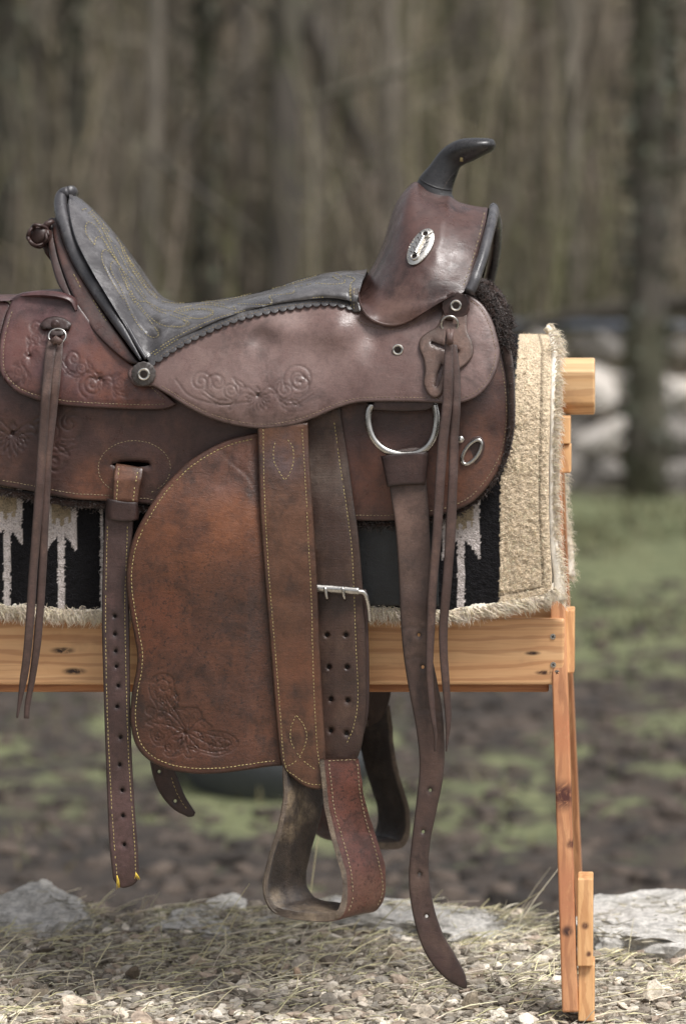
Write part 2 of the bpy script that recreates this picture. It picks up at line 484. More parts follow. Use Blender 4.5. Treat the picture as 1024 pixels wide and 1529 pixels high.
M['fstrap'] = leather('fender_strap_leather', (104, 68, 48), (84, 53, 38), (62, 43, 35), .44, .35, .45, scuff=.3,
                      wt=[(p3(430, 680, .02), .05, (96, 76, 76)), (p3(440, 800, .02), .09, (116, 78, 58)), (p3(440, 1010, .02), .10, (112, 68, 46))])
M['web'] = leather('stirrup_leather_dark', (72, 48, 38), (56, 37, 29), (86, 62, 49), .5, .3, .6, scuff=.45, scuffc=(140, 125, 112),
                   wt=[(p3(490, 700, .03), .06, (100, 84, 74))])
M['dark'] = leather('dark_strap_leather', (68, 46, 42), (56, 37, 33), (80, 56, 50), .46, .3, .4)
M['latigo'] = leather('latigo_leather', (96, 74, 64), (70, 50, 44), (58, 42, 38), .5, .3, .4, wt=[(p3(612, 780, .02), .06, (124, 96, 84)), (p3(640, 1180, .02), .1, (84, 60, 50)), (p3(640, 1400, .02), .08, (72, 50, 50))])
M['string'] = leather('string_leather', (98, 74, 68), (78, 56, 48), (112, 84, 72), .55, .3, .5, scuff=.6, scuffc=(150, 120, 90))
M['billet'] = leather('billet_leather', (78, 56, 52), (64, 44, 40), (92, 66, 62), .48, .3, .4, wt=[(p3(185, 1240, .02), .09, (108, 80, 78)), (p3(185, 720, .02), .05, (132, 84, 58))])
M['tan'] = leather('billet_loop_leather', (128, 84, 62), (102, 66, 49), (86, 56, 44), .4, .25, .3)
M['swell'] = leather('swell_leather', (90, 64, 58), (76, 53, 48), (62, 45, 42), .38, .22, .35, scuff=.35, scuffc=(140, 118, 108),
                     wt=[(p3(640, 330, .15), .09, (88, 60, 54)), (p3(600, 450, .08), .06, (112, 84, 74)), (p3(650, 300, .2), .05, (70, 52, 50))])
M['seat'] = leather('seat_leather', (92, 89, 90), (70, 67, 68), (110, 107, 107), .27, .3, .3, scuff=.4, scuffc=(130, 132, 136), spec=.6)
M['plate'] = leather('keeper_plate_leather', (124, 96, 84), (108, 82, 70), (92, 68, 58), .42, .3, .4, scuff=.4)
M['edging'] = leather('seat_edging_leather', (88, 80, 76), (74, 68, 66), (98, 88, 82), .5, .2, .3)
M['horn'] = leather('horn_leather', (52, 50, 51), (40, 39, 40), (66, 63, 62), .36, .22, .4, scuff=.4, scuffc=(110, 105, 100))
M['cantle'] = leather('cantle_back_leather', (72, 44, 38), (54, 35, 32), (90, 54, 43), .4, .25, .3)
M['rim'] = leather('cantle_rim_leather', (82, 80, 83), (60, 58, 61), (98, 95, 96), .36, .22, .4, scuff=.5, scuffc=(120, 110, 105))
M['stir'] = leather('stirrup_outer_leather', (98, 58, 49), (84, 51, 44), (62, 43, 39), .42, .3, .5, spots=.75, spot_at=(p3(535, 1240, 0), .16), scuff=.5, scuffc=(150, 120, 105),
                    wt=[(p3(520, 1180, 0), .06, (122, 66, 52)), (p3(545, 1340, 0), .06, (104, 74, 60))])
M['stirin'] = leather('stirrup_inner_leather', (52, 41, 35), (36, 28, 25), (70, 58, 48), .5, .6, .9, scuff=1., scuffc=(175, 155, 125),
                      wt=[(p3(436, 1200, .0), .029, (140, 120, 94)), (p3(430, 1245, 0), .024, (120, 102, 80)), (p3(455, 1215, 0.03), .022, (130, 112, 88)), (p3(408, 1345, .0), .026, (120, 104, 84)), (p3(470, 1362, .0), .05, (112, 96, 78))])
M['stirrim'] = leather('stirrup_edge_leather', (104, 88, 74), (70, 58, 49), (142, 124, 102), .6, .7, .9, scuff=1., scuffc=(180, 162, 132))
M['patch'] = leather('black_patch_leather', (40, 42, 44), (33, 34, 36), (52, 54, 56), .42, .3, .4, scuff=.4, scuffc=(90, 92, 94))
M['thread'] = simple('gold_thread', (150, 134, 108), .75, vcol=True, var=.5)
M['dull'] = simple('dull_thread', (138, 118, 98), .8, vcol=True, var=.6)
M['seatgold'] = simple('seat_gold_thread', (168, 152, 104), .7, vcol=True, var=.5)
M['gold'] = simple('bright_gold_thread', (180, 163, 114), .7, vcol=True, var=.4)
M['blackthread'] = simple('dark_thread', (48, 40, 34), .7, vcol=True)
M['yellow'] = simple('frayed_yellow_thread', (214, 184, 70), .7, vcol=True)
M['steel'] = simple('worn_steel', (196, 192, 186), .27, 1.0, bump=(160, .12, .0006), var=.3)
M['silver'] = simple('silver_concho', (215, 210, 202), .25, 1.0, bump=(900, .25, .0004), var=.2)
M['darkmetal'] = simple('dark_screw_metal', (70, 62, 58), .45, .9, var=.4)
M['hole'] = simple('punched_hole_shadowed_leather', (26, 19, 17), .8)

# fleece / wool
def wool(name, c, c2, rough=.9):
    m = NT(name); n = m.noise(55, 5, .7)
    b = m.mix(m.rng(n, .3, .7), lin(c), lin(c2)); b = m.mix(1.0, b, m.attr('Col'), 'MULTIPLY')
    m.set(Base_Color=b, Roughness=rough, Normal=m.bump(m.noise(420, 4, .75), .8, .002))
    m.b.inputs['Sheen Weight'].default_value = .25; m.b.inputs['Specular IOR Level'].default_value = .15
    return m.m
M['cream'] = wool('cream_fleece', (248, 240, 226), (234, 222, 202))
M['brownwool'] = wool('brown_fleece', (62, 46, 40), (44, 33, 29))
def weave():
    m = NT('woven_blanket')
    lp = m.noise(280, 3, .7, vec=m.mapr((1, 1, 1.25)), dist=1.2); pit = m.voro(300, vec=m.mapr((1, 1, 1.3)))
    c = m.attr('Col')
    c = m.mix(m.math('MULTIPLY', m.rng(lp, .55, .32), .6), c, (0.10, 0.075, 0.05), 'MIX')
    c = m.mix(m.attr('tool', 'Fac'), c, m.mix(m.math('MULTIPLY', m.rng(lp, .56, .34), .45), m.attr('Col'), (.012, .011, .011)))
    b = m.bump(lp, .75, .003); b = m.bump(pit, .5, .002, b)
    m.set(Base_Color=c, Roughness=.95, Normal=b); m.b.inputs['Specular IOR Level'].default_value = .12
    return m.m
M['weave'] = weave()

print('materials ok')
#PART2
# ================================================================ SADDLE
SADDLE = empty('western_saddle', (0, YC, 1.02), 'brown leather western saddle with black horn and stitched grey seat, draped over the striped blanket', 'saddle')
cl = lambda a, lo=0., hi=1.: np.clip(a, lo, hi)
gs = lambda x, y, cx, cy, rx, ry: np.exp(-((x-cx)/rx)**2-((y-cy)/ry)**2)
def yj(x, y):
    Y = .020+.055*cl((620-y)/180)**1.5
    Y = Y-.012*gs(x, y, 505, 488, 30, 34)+.006*gs(x, y, 556, 500, 22, 30)-.007*gs(x, y, 430, 490, 60, 22)+.006*gs(x, y, 390, 505, 20, 16)
    Y = Y-.006*gs(x, y, 350, 590, 120, 40)+.012*cl((x-690)/60)**2
    return Y+.0012*vn(x, y, 60, 3)
def ys(x, y):
    return .050+.03*cl((620-y)/170)**1.5+.02*cl((x-690)/75)**2-.005*gs(x, y, 600, 700, 90, 60)+.0016*vn(x, y, 70, 5)
def yr(x, y):
    return .037+.05*cl((600-y)/150)**1.5-.004*gs(x, y, 80, 560, 60, 40)+.001*vn(x, y, 50, 8)+.006*cl((200-x)/200)*0

STK = dict(L=3.6, gap=1.7, r=.52, mat=1)
# ---- floral tooling
def spiral(cx, cy, r, a0, turns, d=1, ex=1.0):
    t = np.linspace(0, 1, 36); a = a0+d*t*turns*2*np.pi; rr = r*(1-t*.85)
    return np.stack([cx+rr*np.cos(a)*ex, cy+rr*np.sin(a)], 1)
def petal(cx, cy, L, w, ang):
    t = np.linspace(0, 1, 14); u = np.stack([t*L, w*np.sin(np.pi*t**.8)], 1); d = u*[1, -1]
    q = np.vstack([u, d[::-1]]); c, s = math.cos(ang), math.sin(ang)
    return np.stack([cx+q[:, 0]*c-q[:, 1]*s, cy+q[:, 0]*s+q[:, 1]*c], 1)
def sc_tool(cx, cy, sc, ang, flip=1, dep=.0009, w=1.15):
    """western scroll: fan of petals with scroll arms either side"""
    L = []
    for i, a in enumerate(np.linspace(-1.25, 1.25, 9)):
        L.append(petal(0, 4, 30-abs(i-4)*2.2, 3.2, math.pi/2+a))
    for s in (-1, 1):
        L.append(spiral(s*44, -2, 13, math.pi*.5, 1.6, -s))
        L.append(spiral(s*66, -14, 19, math.pi*.6, 1.5, -s)); L.append(spiral(s*66, -14, 24, math.pi*.6, .8, -s))
        L.append(cr([(s*4, 2), (s*20, -8), (s*40, 12), (s*62, 14), (s*88, -2)])); L.append(cr([(s*6, 8), (s*24, 2), (s*42, 20), (s*64, 20), (s*90, 4)]))
        L.append(petal(s*20, -6, 26, 3, -math.pi/2+s*.9)); L.append(petal(s*30, 4, 22, 3, -math.pi/2+s*.3)); L.append(petal(s*36, 14, 20, 3, math.pi/2-s*.6))
        L.append(petal(s*52, 12, 22, 3, math.pi/2-s*1.0))
    L.append(spiral(0, -4, 9, 0, 1, 1)); L.append(spiral(0, -4, 4, 0, 1, 1))
    c, s = math.cos(ang), math.sin(ang); out = []
    for q in L:
        q = q*[flip*sc, sc]; q = np.stack([cx+q[:, 0]*c-q[:, 1]*s, cy+q[:, 0]*s+q[:, 1]*c], 1)
        out.append((resample(q, 2.0), dep, w))
    return out

# ---- skirt
o_skirt = ol([(-60, 545), (-60, 718)], [(-60, 718), (0, 725.5), (44, 733), (88, 741.6), (117, 746), (155, 748), (225, 754), (300, 765), (400, 774), (480, 777), (533, 778), (586, 777.5), (640, 772), (681, 762), (711, 745), (739, 711), (757, 673), (764, 627), (763, 588), (757, 548), (746, 507), (732, 476), (711, 451)],
             [(711, 451), (640, 480), (520, 520), (300, 530), (230, 548), (120, 545), (-60, 545)])
ss = runs(inset(o_skirt, 8.5), lambda x, y: (y > 690 and x > -55) or x > 725)
ell = np.array([(201+54*math.cos(a), 699+41*math.sin(a)) for a in np.linspace(1.1, 1.9-2*math.pi, 60)])
ell = ell[(ell[:, 1] < 738)]
slot = np.array([(196+28*math.cos(a), 693.5+4*math.sin(a)) for a in np.linspace(0, 2*math.pi, 24, endpoint=False)])
tool_s = sc_tool(20, 640, 1.25, 0.12, dep=.0013)+[(resample(spiral(82, 690, 14, 0, 1.4), 2), .0011, 1.5), (resample(spiral(82, 690, 18, 0, .9), 2), .0011, 1.5)]
skirt, _ = panel('skirt', o_skirt, ys, [M['skirt'], M['thread']], SADDLE, .007, 5, [slot], sew=ss+[ell], tooling=tool_s, fine=[(-55, 570, 110, 716, 2.0)], er=.0028, sewkw=STK)
# ---- rear jockey
o_rj = ol([(18, 448), (34, 441), (68, 439), (98, 443), (112, 448), (124, 464), (148, 496), (178, 526), (200, 546), (234, 576), (264, 603)],
          [(264, 603), (250, 609.5), (222, 611.5), (171, 610), (102, 606), (58, 598), (27, 586), (8, 569), (-1, 548), (0, 510), (8, 475), (18, 448)])
sr = runs(inset(o_rj, 7), lambda x, y: y > 462 and (y > 560 or x < 60) and x < 248)
tool_r = sc_tool(42, 530, .62, -1.1)+sc_tool(150, 562, .7, .38)+[(resample(spiral(138, 574, 22, 2, 2.2), 2), .0011, 1.5)]
rj, _ = panel('rear_jockey', o_rj, yr, [M['rear'], M['thread']], SADDLE, .005, 4, sew=sr, tooling=tool_r, fine=[(4, 470, 190, 596, 1.9)], er=.002, sewkw=STK)
# rear housing behind the cantle (outer end of the rear jockeys) with its folded lip
mb = MB()
o2 = ol([(-60, 452), (-20, 447), (14, 452), (8, 475), (0, 510), (-4, 560), (-60, 565), (-60, 452)])
tmp, _ = panel('rear_housing', o2, lambda x, y: yr(x, y)+.007, [M['rear'], M['thread']], SADDLE, .005, 6)
lip = P(*cr([(16, 447), (34, 440), (60, 437.5), (85, 439), (104, 443.5), (112, 450), (116, 462)]).T, 0)
l2 = cr([(16, 447), (34, 440), (60, 437.5), (85, 439), (104, 443.5), (112, 450), (116, 462)])
mb = MB(); tube(mb, P(l2[:, 0], l2[:, 1]+2, np.linspace(.105, .085, len(l2))), [.002, .0055, .006, .006, .005, .003], 10, sx=2.6)
# top of the rear jockeys, carried across behind the cantle
g = []
xs = np.linspace(-60, 112, 40)
for k, (Y, dz) in enumerate(((.088, 0), (.12, 5), (.17, 9), (.22, 11), (.27, 12))):
    top = np.interp(xs, [-60, 14, 34, 68, 98, 112], [452, 449, 443, 441, 445, 452])
    g.append(P(xs, top, .088)+np.array([0, Y-.088, dz*.001]))
grid_mesh(mb, np.array(g), 0, flip=True, mirror=True)
mb.build('rear_jockey_lip', M['rear'], SADDLE, auto=60)

# ---- seat jockey (main upper leather)
o_j = ol([(230, 577), (222, 576.5), (207, 577), (197, 571), (191, 558), (196, 549), (210, 543), (226, 541)],
         [(226, 541), (262, 508), (300, 488), (360, 462), (430, 445), (500, 448), (530, 455), (560, 468), (600, 470), (640, 452), (668, 440), (690, 438), (706, 444), (722, 457), (735, 480), (743, 507), (746, 528), (741, 553), (730, 574), (712, 592), (690, 601), (670, 603), (640, 601), (600, 600), (560, 600), (530, 602), (500, 611), (470, 624), (440, 634), (400, 640), (360, 637), (320, 627), (285, 611), (255, 592), (230, 577)])
sj = runs(inset(o_j, 6.5), lambda x, y: (y > 560 and x > 240) or (x > 700))
sj += [resample(cr([(533, 477), (548, 486), (575, 491), (600, 490), (628, 477), (655, 460)]), 3)]
tool_j = sc_tool(385, 585, .92, .0, dep=.0009)+[(resample(spiral(446, 566, 24, 2.6, 2), 2), .0009, 1.5), (resample(spiral(300, 570, 17, .5, 1.8, -1), 2), .0009, 1.5), (resample(cr([(262, 566), (285, 592), (330, 604), (370, 600)]), 2), .0009, 1.5)]
jk, _ = panel('seat_jockey', o_j, yj, [M['jockey'], M['dull']], SADDLE, .005, 4, sew=sj, tooling=tool_j, fine=[(262, 538, 482, 630, 1.9)], er=.0024, sewkw=STK)

# ---- seat (padded, lofted between near edge and centre line, mirrored to the far side)
A = [(104, 290), (104, 312), (109, 340), (118, 366), (137, 403), (161, 443), (185, 482), (207, 517), (224, 541), (262, 509), (300, 489), (340, 472), (380, 460), (430, 450), (490, 444), (532, 451)]
B = [(112, 291), (136, 309), (162, 338), (184, 366), (204, 395), (222, 422), (238, 444), (262, 452), (300, 450), (350, 443), (400, 433), (450, 416), (485, 408), (515, 404), (545, 406)]
A1 = A[:9]; A2 = A[8:]; B1 = B[:7]; B2 = B[6:]
X1, Y1, D1 = loft(A1, B1, [.235, .17, .12, .085, .062, .045, .03], [.27, .27], lambda u, v: .55*v**.75+.45*np.sqrt(np.clip(1-(1-v)**2, 0, 1)), 140, 60)
X2, Y2, D2 = loft(A2, B2, [.03, .040, .046, .055, .060, .058, .052], [.27, .27], lambda u, v: np.sqrt(np.clip(1-(1-v)**2.2, 0, 1)), 230, 60)
X = np.vstack([X1, X2[1:]]); Yy = np.vstack([Y1, Y2[1:]]); DD = np.vstack([D1, D2[1:]])
for _ in range(90):   # ease the join
    DD[1:-1] = DD[1:-1]*.5+.25*(DD[:-2]+DD[2:])
    X[1:-1, :-1] = X[1:-1, :-1]*.5+.25*(X[:-2, :-1]+X[2:, :-1]); Yy[1:-1, :-1] = Yy[1:-1, :-1]*.5+.25*(Yy[:-2, :-1]+Yy[2:, :-1])
DD = DD+.0015*vn(X, Yy, 26, 4)
seatpos = P(X, Yy, DD)
mb = MB(); ff = grid_mesh(mb, seatpos, 0, flip=False)
farp = seatpos.copy(); farp[..., 1] = 2*YC-farp[..., 1]; farp[..., 0] -= .16*(farp[..., 1]-YC)*np.clip((330-X)/90, 0, 1)
grid_mesh(mb, farp, 0, flip=True)
bv = BVHTree.FromPolygons([Vector(v) for v in seatpos.reshape(-1, 3).tolist()], ff)
c1 = lambda L: cr([(x/2.926, 260+y/2.926) for x, y in L], step=2)
c5 = lambda L: cr([(180+x/2.695, 360+y/2.695) for x, y in L], step=2)
SP = [c1(q) for q in ([(380, 118), (420, 150), (470, 205), (520, 292), (560, 362), (600, 425), (650, 490), (690, 540)],
      [(360, 158), (375, 150), (400, 170), (440, 220), (470, 280), (500, 350), (520, 395)], [(415, 310), (380, 265), (375, 225), (392, 208), (430, 240), (460, 300), (490, 350), (525, 400)],
      [(415, 310), (420, 280), (440, 275), (470, 310), (510, 380), (560, 450), (620, 530), (680, 590), (760, 620), (830, 650), (790, 668), (710, 660), (650, 620), (600, 560)],
      [(540, 548), (490, 470), (455, 400), (445, 350), (462, 330), (500, 360), (540, 430), (570, 500), (600, 570), (640, 620), (692, 690), (688, 710), (660, 712), (620, 680), (570, 600), (530, 500), (490, 430), (485, 390), (500, 380)],
      [(520, 410), (545, 470), (570, 530), (592, 565)], [(545, 450), (560, 500), (600, 550), (650, 560), (700, 590), (760, 600), (850, 630), (900, 625), (935, 598), (900, 588), (820, 590), (760, 600)],
      [(515, 255), (530, 310), (545, 360), (580, 420), (620, 480), (640, 500)], [(385, 165), (420, 200), (455, 250), (480, 300)], [(400, 155), (440, 200), (480, 255)],
      [(540, 300), (545, 330), (570, 390), (590, 420)], [(600, 400), (580, 395), (562, 372), (566, 352), (580, 360)], [(580, 430), (595, 425), (610, 450), (650, 510), (690, 545)], [(450, 220), (480, 280), (515, 330), (550, 400), (590, 470), (640, 540)])]
SP += [c5(q) for q in ([(165, 242), (230, 250), (320, 242), (420, 237), (500, 218), (600, 194), (700, 168), (790, 137)], [(220, 275), (290, 260), (350, 255), (420, 266), (466, 278), (452, 260)],
      [(250, 310), (330, 312), (375, 292), (350, 277), (290, 275), (240, 285)], [(470, 252), (600, 255), (608, 236), (600, 220), (690, 210), (700, 196)], [(700, 185), (780, 170), (850, 174), (905, 165), (870, 130), (852, 140), (880, 158)],
      [(120, 455), (200, 400), (300, 346), (400, 306), (500, 280), (600, 262), (700, 243), (800, 226), (900, 236)], [(125, 466), (205, 410), (305, 356), (405, 316), (505, 290), (605, 271), (700, 252), (800, 236), (916, 252), (922, 200), (926, 170), (945, 152), (905, 140)],
      [(200, 340), (240, 345), (270, 330), (250, 318)], [(300, 240), (360, 248), (420, 255)])]
for q in SP:
    stitches(mb, bv, q, L=3.0, gap=1.4, r=.5, mat=1, jit=.2, lift=.3)
seat = mb.build('seat', [M['seat'], M['seatgold']], SADDLE, auto=70)
so = seat.modifiers.new('solid', 'SOLIDIFY'); so.thickness = 0; seat.modifiers.remove(so)
# quilting: the stitched lines press the padding in
me = seat.data; n0 = seatpos.shape[0]*seatpos.shape[1]
pv = np.stack([X.ravel(), Yy.ravel()], 1); co = np.empty(len(me.vertices)*3); me.vertices.foreach_get('co', co); co = co.reshape(-1, 3)
dd = np.full(n0, 1e9)
for q in SP: dd = np.minimum(dd, dist(pv, resample(q, 4)))
co[:n0, 1] += .0022*np.exp(-(dd/3.0)**2); co[:n0, 2] -= .0008*np.exp(-(dd/3.0)**2); me.vertices.foreach_set('co', co.ravel()); me.update()

# ---- scalloped seat edging
ctr = resample(cr([(222, 541), (245, 527), (262, 515), (300, 495), (340, 477), (380, 465), (430, 455), (490, 448), (528, 456), (538, 462)]), 1)
step = 12.6; n = int(len(ctr)/step); up = ctr+[0, -8]; low = []
for i in range(n):
    a = ctr[int(i*step)]; b = ctr[min(len(ctr)-1, int((i+1)*step))]
    for t in np.linspace(0, 1, 9)[:-1]:
        m_ = a+(b-a)*t; nn = np.array([-(b-a)[1], (b-a)[0]])/np.linalg.norm(b-a)
        low.append(m_+nn*(4.6*math.sin(math.pi*t)**.6)+[0, 4.2])
o_e = np.vstack([low, ctr[-1:]+[0, 2], resample(up, 4)[::-1]])
se_ = resample(ctr[20:-4]+[0, 2.2], 3)
yed = lambda x, y: yj(x, y)-.0055
panel('seat_edging', o_e, yed, [M['seat'], M['dull']], SADDLE, .0024, 5, sew=[se_], er=.0006, edge=.3, sewkw=dict(L=3.2, gap=2, r=.42, mat=1))
# front tab of the seat beside the fork
o_t = ol([(523, 408), (531, 404), (543, 403), (548, 401)], [(548, 401), (545, 412), (537, 428), (534, 446), (537, 466)], [(537, 466), (526, 465), (522, 440), (523, 408)])
yt = lambda x, y: .052+.20*cl((440-y)/40)**1.8+.004
panel('seat_front_tab', o_t, yt, [M['edging'], M['gold']], seat, .003, 3, sew=[resample(cr([(528, 462), (528, 440), (531, 424), (538, 412)]), 2), resample(cr([(524, 458), (523, 440), (526, 422), (532, 410)]), 2)], er=.001, sewkw=dict(L=3, gap=1.6, r=.5, mat=1))

# ---- cantle: back, rim roll, dark binding
cb_out = [(79, 326), (80, 350), (88, 385), (102, 425), (120, 462), (140, 494), (166, 521), (190, 540), (206, 545)]
cb_in = [(88, 322), (95, 356), (112, 396), (136, 436), (160, 474), (184, 508), (204, 536), (210, 541), (214, 543)]
def ycb(x, y): return .030+.20*cl((542-y)/235)**1.35+.004
o_cb = np.vstack([cr(cb_out), cr(cb_in)[::-1]])
panel('cantle_back', o_cb, lambda x, y: ycb(x, y)+.006, [M['cantle'], M['gold']], SADDLE, .006, 4, er=.003,
      sew=[resample(cr([(139, 447), (150, 466), (160, 480)]), 3), resample(cr([(110, 408), (124, 436)]), 3)], sewkw=dict(L=3.8, gap=2.2, r=.55, mat=1))
o_cd = ol([(73, 327), (72, 350), (74, 378), (85, 420), (99, 441), (109, 443)], [(109, 443), (100, 420), (88, 385), (81, 350), (80, 326), (73, 327)])
panel('cantle_binding_strip', o_cd, lambda x, y: ycb(x, y)+.012, [M['dark'], M['thread']], SADDLE, .012, 4, er=.004)
# full back shell so that the cantle is a solid fan from behind
rimp = cr([(103, 287), (95, 290), (91, 299), (92, 316), (98, 338), (106, 362), (121, 394), (141, 427), (164, 463), (188, 500), (211, 538)], step=3)
rY = .030+.215*cl((542-rimp[:, 1])/250)**1.25
mb = MB()
rp = P(rimp[:, 0], rimp[:, 1], rY)
tube(mb, rp, [.0095, .0105, .0105, .0105, .0105, .010, .0095, .0085, .007, .0045, .002], 14, sx=1.15)
rp2 = rp*[1, -1, 1]+[0, 2*YC, 0]; rp2[:, 0] -= .16*(rp2[:, 1]-YC)
tube(mb, rp2, [.0095, .0105, .0105, .0105, .0105, .010, .0095, .0085, .007, .0045, .002], 14, sx=1.15)
tube(mb, np.array([rp[0], [rp[0][0]-.001, YC, rp[0][2]+.002], rp2[0]]), .0098, 14)
mb.build('cantle_rim', M['rim'], SADDLE)
# welt between rim and seat
wp = cr([(106, 296), (104, 312), (110, 340), (118, 366), (139, 404), (163, 444), (187, 482), (207, 517), (219, 536)])
mb = MB(); tube(mb, P(wp[:, 0], wp[:, 1], .027+.205*cl((540-wp[:, 1])/245)**1.25), [.003, .0045, .0045, .004, .003], 8)
mb.build('cantle_welt', M['rim'], SADDLE)
# cantle back shell spanning the width
mb = MB(); rows = []
oc = resample(cr(cb_out), 8); ri = resample(cr([(95, 292), (92, 310), (98, 338), (112, 372), (136, 416), (164, 460), (190, 500), (208, 538)]), 8)
m_ = min(len(oc), len(ri)); ti = np.linspace(0, 1, m_)
oc = np.stack([np.interp(ti, np.linspace(0, 1, len(oc)), oc[:, k]) for k in (0, 1)], 1); Yb = ycb(oc[:, 0], oc[:, 1])+.012
for s in np.linspace(0, 1, 9):
    w = P(oc[:, 0], oc[:, 1], Yb); cx = P(oc[:, 0]*0+76, 330+(oc[:, 1]-326)*.62, .27)
    cx[:, 0] = np.interp(ti, [0, 1], [w[0, 0], w[0, 0]+.02])
    rows.append(w*(1-s)+cx*s)
grid_mesh(mb, np.array(rows), 0, mirror=True)
mb.build('cantle_shell', M['cantle'], SADDLE)
# saddle-string knot behind the cantle
mb = MB()
kc = P(63, 352, .20)
tube(mb, [kc+np.array([-.001, -.028, .001]), kc+np.array([0, -.024, .001]), kc+np.array([0, 0, 0]), kc+np.array([0, .03, 0])], [.009, .0155, .0165, .016], 22, up=(0, 0, 1))
for a in np.linspace(0, 2.4, 3): tube(mb, [kc+np.array([.0155*math.cos(t+a)*(1-.05*a), -.026+.006*math.sin(3*t), .0165*math.sin(t+a)]) for t in np.linspace(0, 4.6, 20)], [.002, .0035, .003, .001], 7)
tube(mb, [kc+np.array([.006, 0, .012]), P(72, 334, .20), P(80, 330, .20)], [.006, .006, .004], 9, sx=1.8)
tube(mb, [kc+np.array([.006, 0, -.012]), P(73, 376, .20), P(79, 386, .20)], [.006, .005, .004], 9, sx=1.8)
v = mb.v
for i in range(len(v)):
    a = v[i]; v[i] = a+.0034*np.array([[mnoise.noise(Vector((q*90).tolist())), 0, mnoise.noise(Vector((q*90+7).tolist()))] for q in a])
mb.build('leather_roll', M['dark'], SADDLE)

# ---- fork / swell
SA = [(600, 290), (592, 302), (583, 325), (571, 365), (557, 396), (541, 420), (535, 434), (536, 452), (541, 466)]     # rider side edge
SB = [(728, 310), (724, 334), (718, 360), (711, 385), (703, 408), (696, 428), (688, 439), (672, 443), (656, 452)]     # gullet edge
a = resample(cr(SA), 1); b = resample(cr(SB), 1); NR, NC = 70, 60
ti = np.linspace(0, 1, NR)
a = np.stack([np.interp(ti, np.linspace(0, 1, len(a)), a[:, k]) for k in (0, 1)], 1)
b = np.stack([np.interp(ti, np.linspace(0, 1, len(b)), b[:, k]) for k in (0, 1)], 1)
u = (1-np.cos(np.linspace(0, 1, NC)*np.pi/2)) ; u = u/u[-1]
topn = [(600, 290), (607, 281), (622, 271), (640, 284), (660, 290), (672, 292), (684, 301), (706, 307), (728, 310)]
tp = resample(cr(topn), 1); 
tp = np.stack([np.interp(u, np.linspace(0, 1, len(tp)), tp[:, k]) for k in (0, 1)], 1)
bot = resample(cr([(541, 466), (556, 479), (575, 486), (598, 484), (626, 470), (656, 452)]), 1)
bot = np.stack([np.interp(u, np.linspace(0, 1, len(bot)), bot[:, k]) for k in (0, 1)], 1)
T, U = np.meshgrid(ti, u, indexing='ij')
PX = np.zeros((NR, NC, 2))
for k in (0, 1):   # Coons patch
    l = a[:, None, k]; r = b[:, None, k]; t_ = tp[None, :, k]; b_ = bot[None, :, k]
    PX[..., k] = (1-U)*l+U*r+(1-T)*t_+T*b_-((1-U)*(1-T)*tp[0, k]+U*(1-T)*tp[-1, k]+(1-U)*T*bot[0, k]+U*T*bot[-1, k])
W = .225*np.clip(np.sin(np.clip(T, 0, 1)**.62*np.pi/2), 0, 1)**.8
f = np.clip(1-(1-np.clip(U/.55, 0, 1))**2.3, 0, 1)**.55
f = f*(1-.25*np.clip((U-.55)/.45, 0, 1)**2*(1-T))
Ys = YC-W*f
Ys = np.where(T > .75, Ys+(.047-Ys)*sm((T-.75)/.25), Ys)
Ys = np.minimum(Ys, YC)
Ys += .0018*vn(PX[..., 0], PX[..., 1], 30, 9)
sp = P(PX[..., 0], PX[..., 1], Ys)
mb = MB(); ff = grid_mesh(mb, sp, 0, flip=True, mirror=True)
bv_sw = BVHTree.FromPolygons([Vector(v) for v in sp.reshape(-1, 3).tolist()], ff)
stitches(mb, bv_sw, cr([(723, 316), (719, 336), (713, 360), (706, 385), (698, 408), (691, 428)]), L=4, gap=2.2, r=.6, mat=1)
swell = mb.build('swell', [M['swell'], M['thread']], SADDLE, auto=70)
# lower lip of the fork cover
lp = cr([(535, 436), (538, 455), (550, 474), (573, 485), (598, 484), (626, 470), (650, 454), (664, 446)])
mb = MB(); tube(mb, P(lp[:, 0], lp[:, 1]-1, .049), [.001, .0022, .0026, .0026, .002, .001], 8)
mb.build('swell_lip', M['swell'], SADDLE)
# gullet binding: two rolls running over the arch
def arch(ptsA, YA, r, name, m_):
    q = cr(ptsA); Yq = np.interp(np.linspace(0, 1, len(q)), np.linspace(0, 1, len(YA)), YA)
    w = P(q[:, 0], q[:, 1], Yq); w2 = (w*[1, -1, 1]+[0, 2*YC, 0])[::-1]
    mb = MB(); tube(mb, np.vstack([w, w2]), r, 12, sx=1.5, up=(0, 1, 0)); return mb.build(name, m_, SADDLE)
ysr = lambda j: [float(sp[int(k*(NR-1)), -1, 1]) for k in np.linspace(1, 0, j)]
arch([(700, 436), (706, 424), (714, 402), (722, 377), (729, 350), (735, 326), (737, 314)], ysr(8), .0082, 'gullet_binding', M['rim'])
#arch([(712, 430), (720, 408), (728, 384), (736, 358), (741, 336), (743, 320)], [y+.012 for y in ysr(8)], .0058, 'fork_front_binding', M['horn'])
mb = MB()   # gullet face
gp = P(np.array([706, 716, 725, 733, 738]), np.array([430, 400, 365, 330, 315]), 0)
ra = []
for s, (dx, ins) in enumerate(((0, 0), (-.006, .008), (-.010, .03), (-.012, .055))):
    q = cr([(704, 436), (713, 410), (724, 376), (734, 340), (740, 318)], step=4); Yq = np.interp(np.linspace(0, 1, len(q)), np.linspace(0, 1, 8), ysr(8))
    w = P(q[:, 0], q[:, 1], Yq); w[:, 0] += dx; w[:, 1] = np.minimum(w[:, 1]+ins, YC); w[:, 2] -= ins*.6*np.linspace(.2, 1, len(q)); ra.append(w)
grid_mesh(mb, np.array(ra), 0, mirror=True); mb.build('gullet_lining', M['dark'], swell)

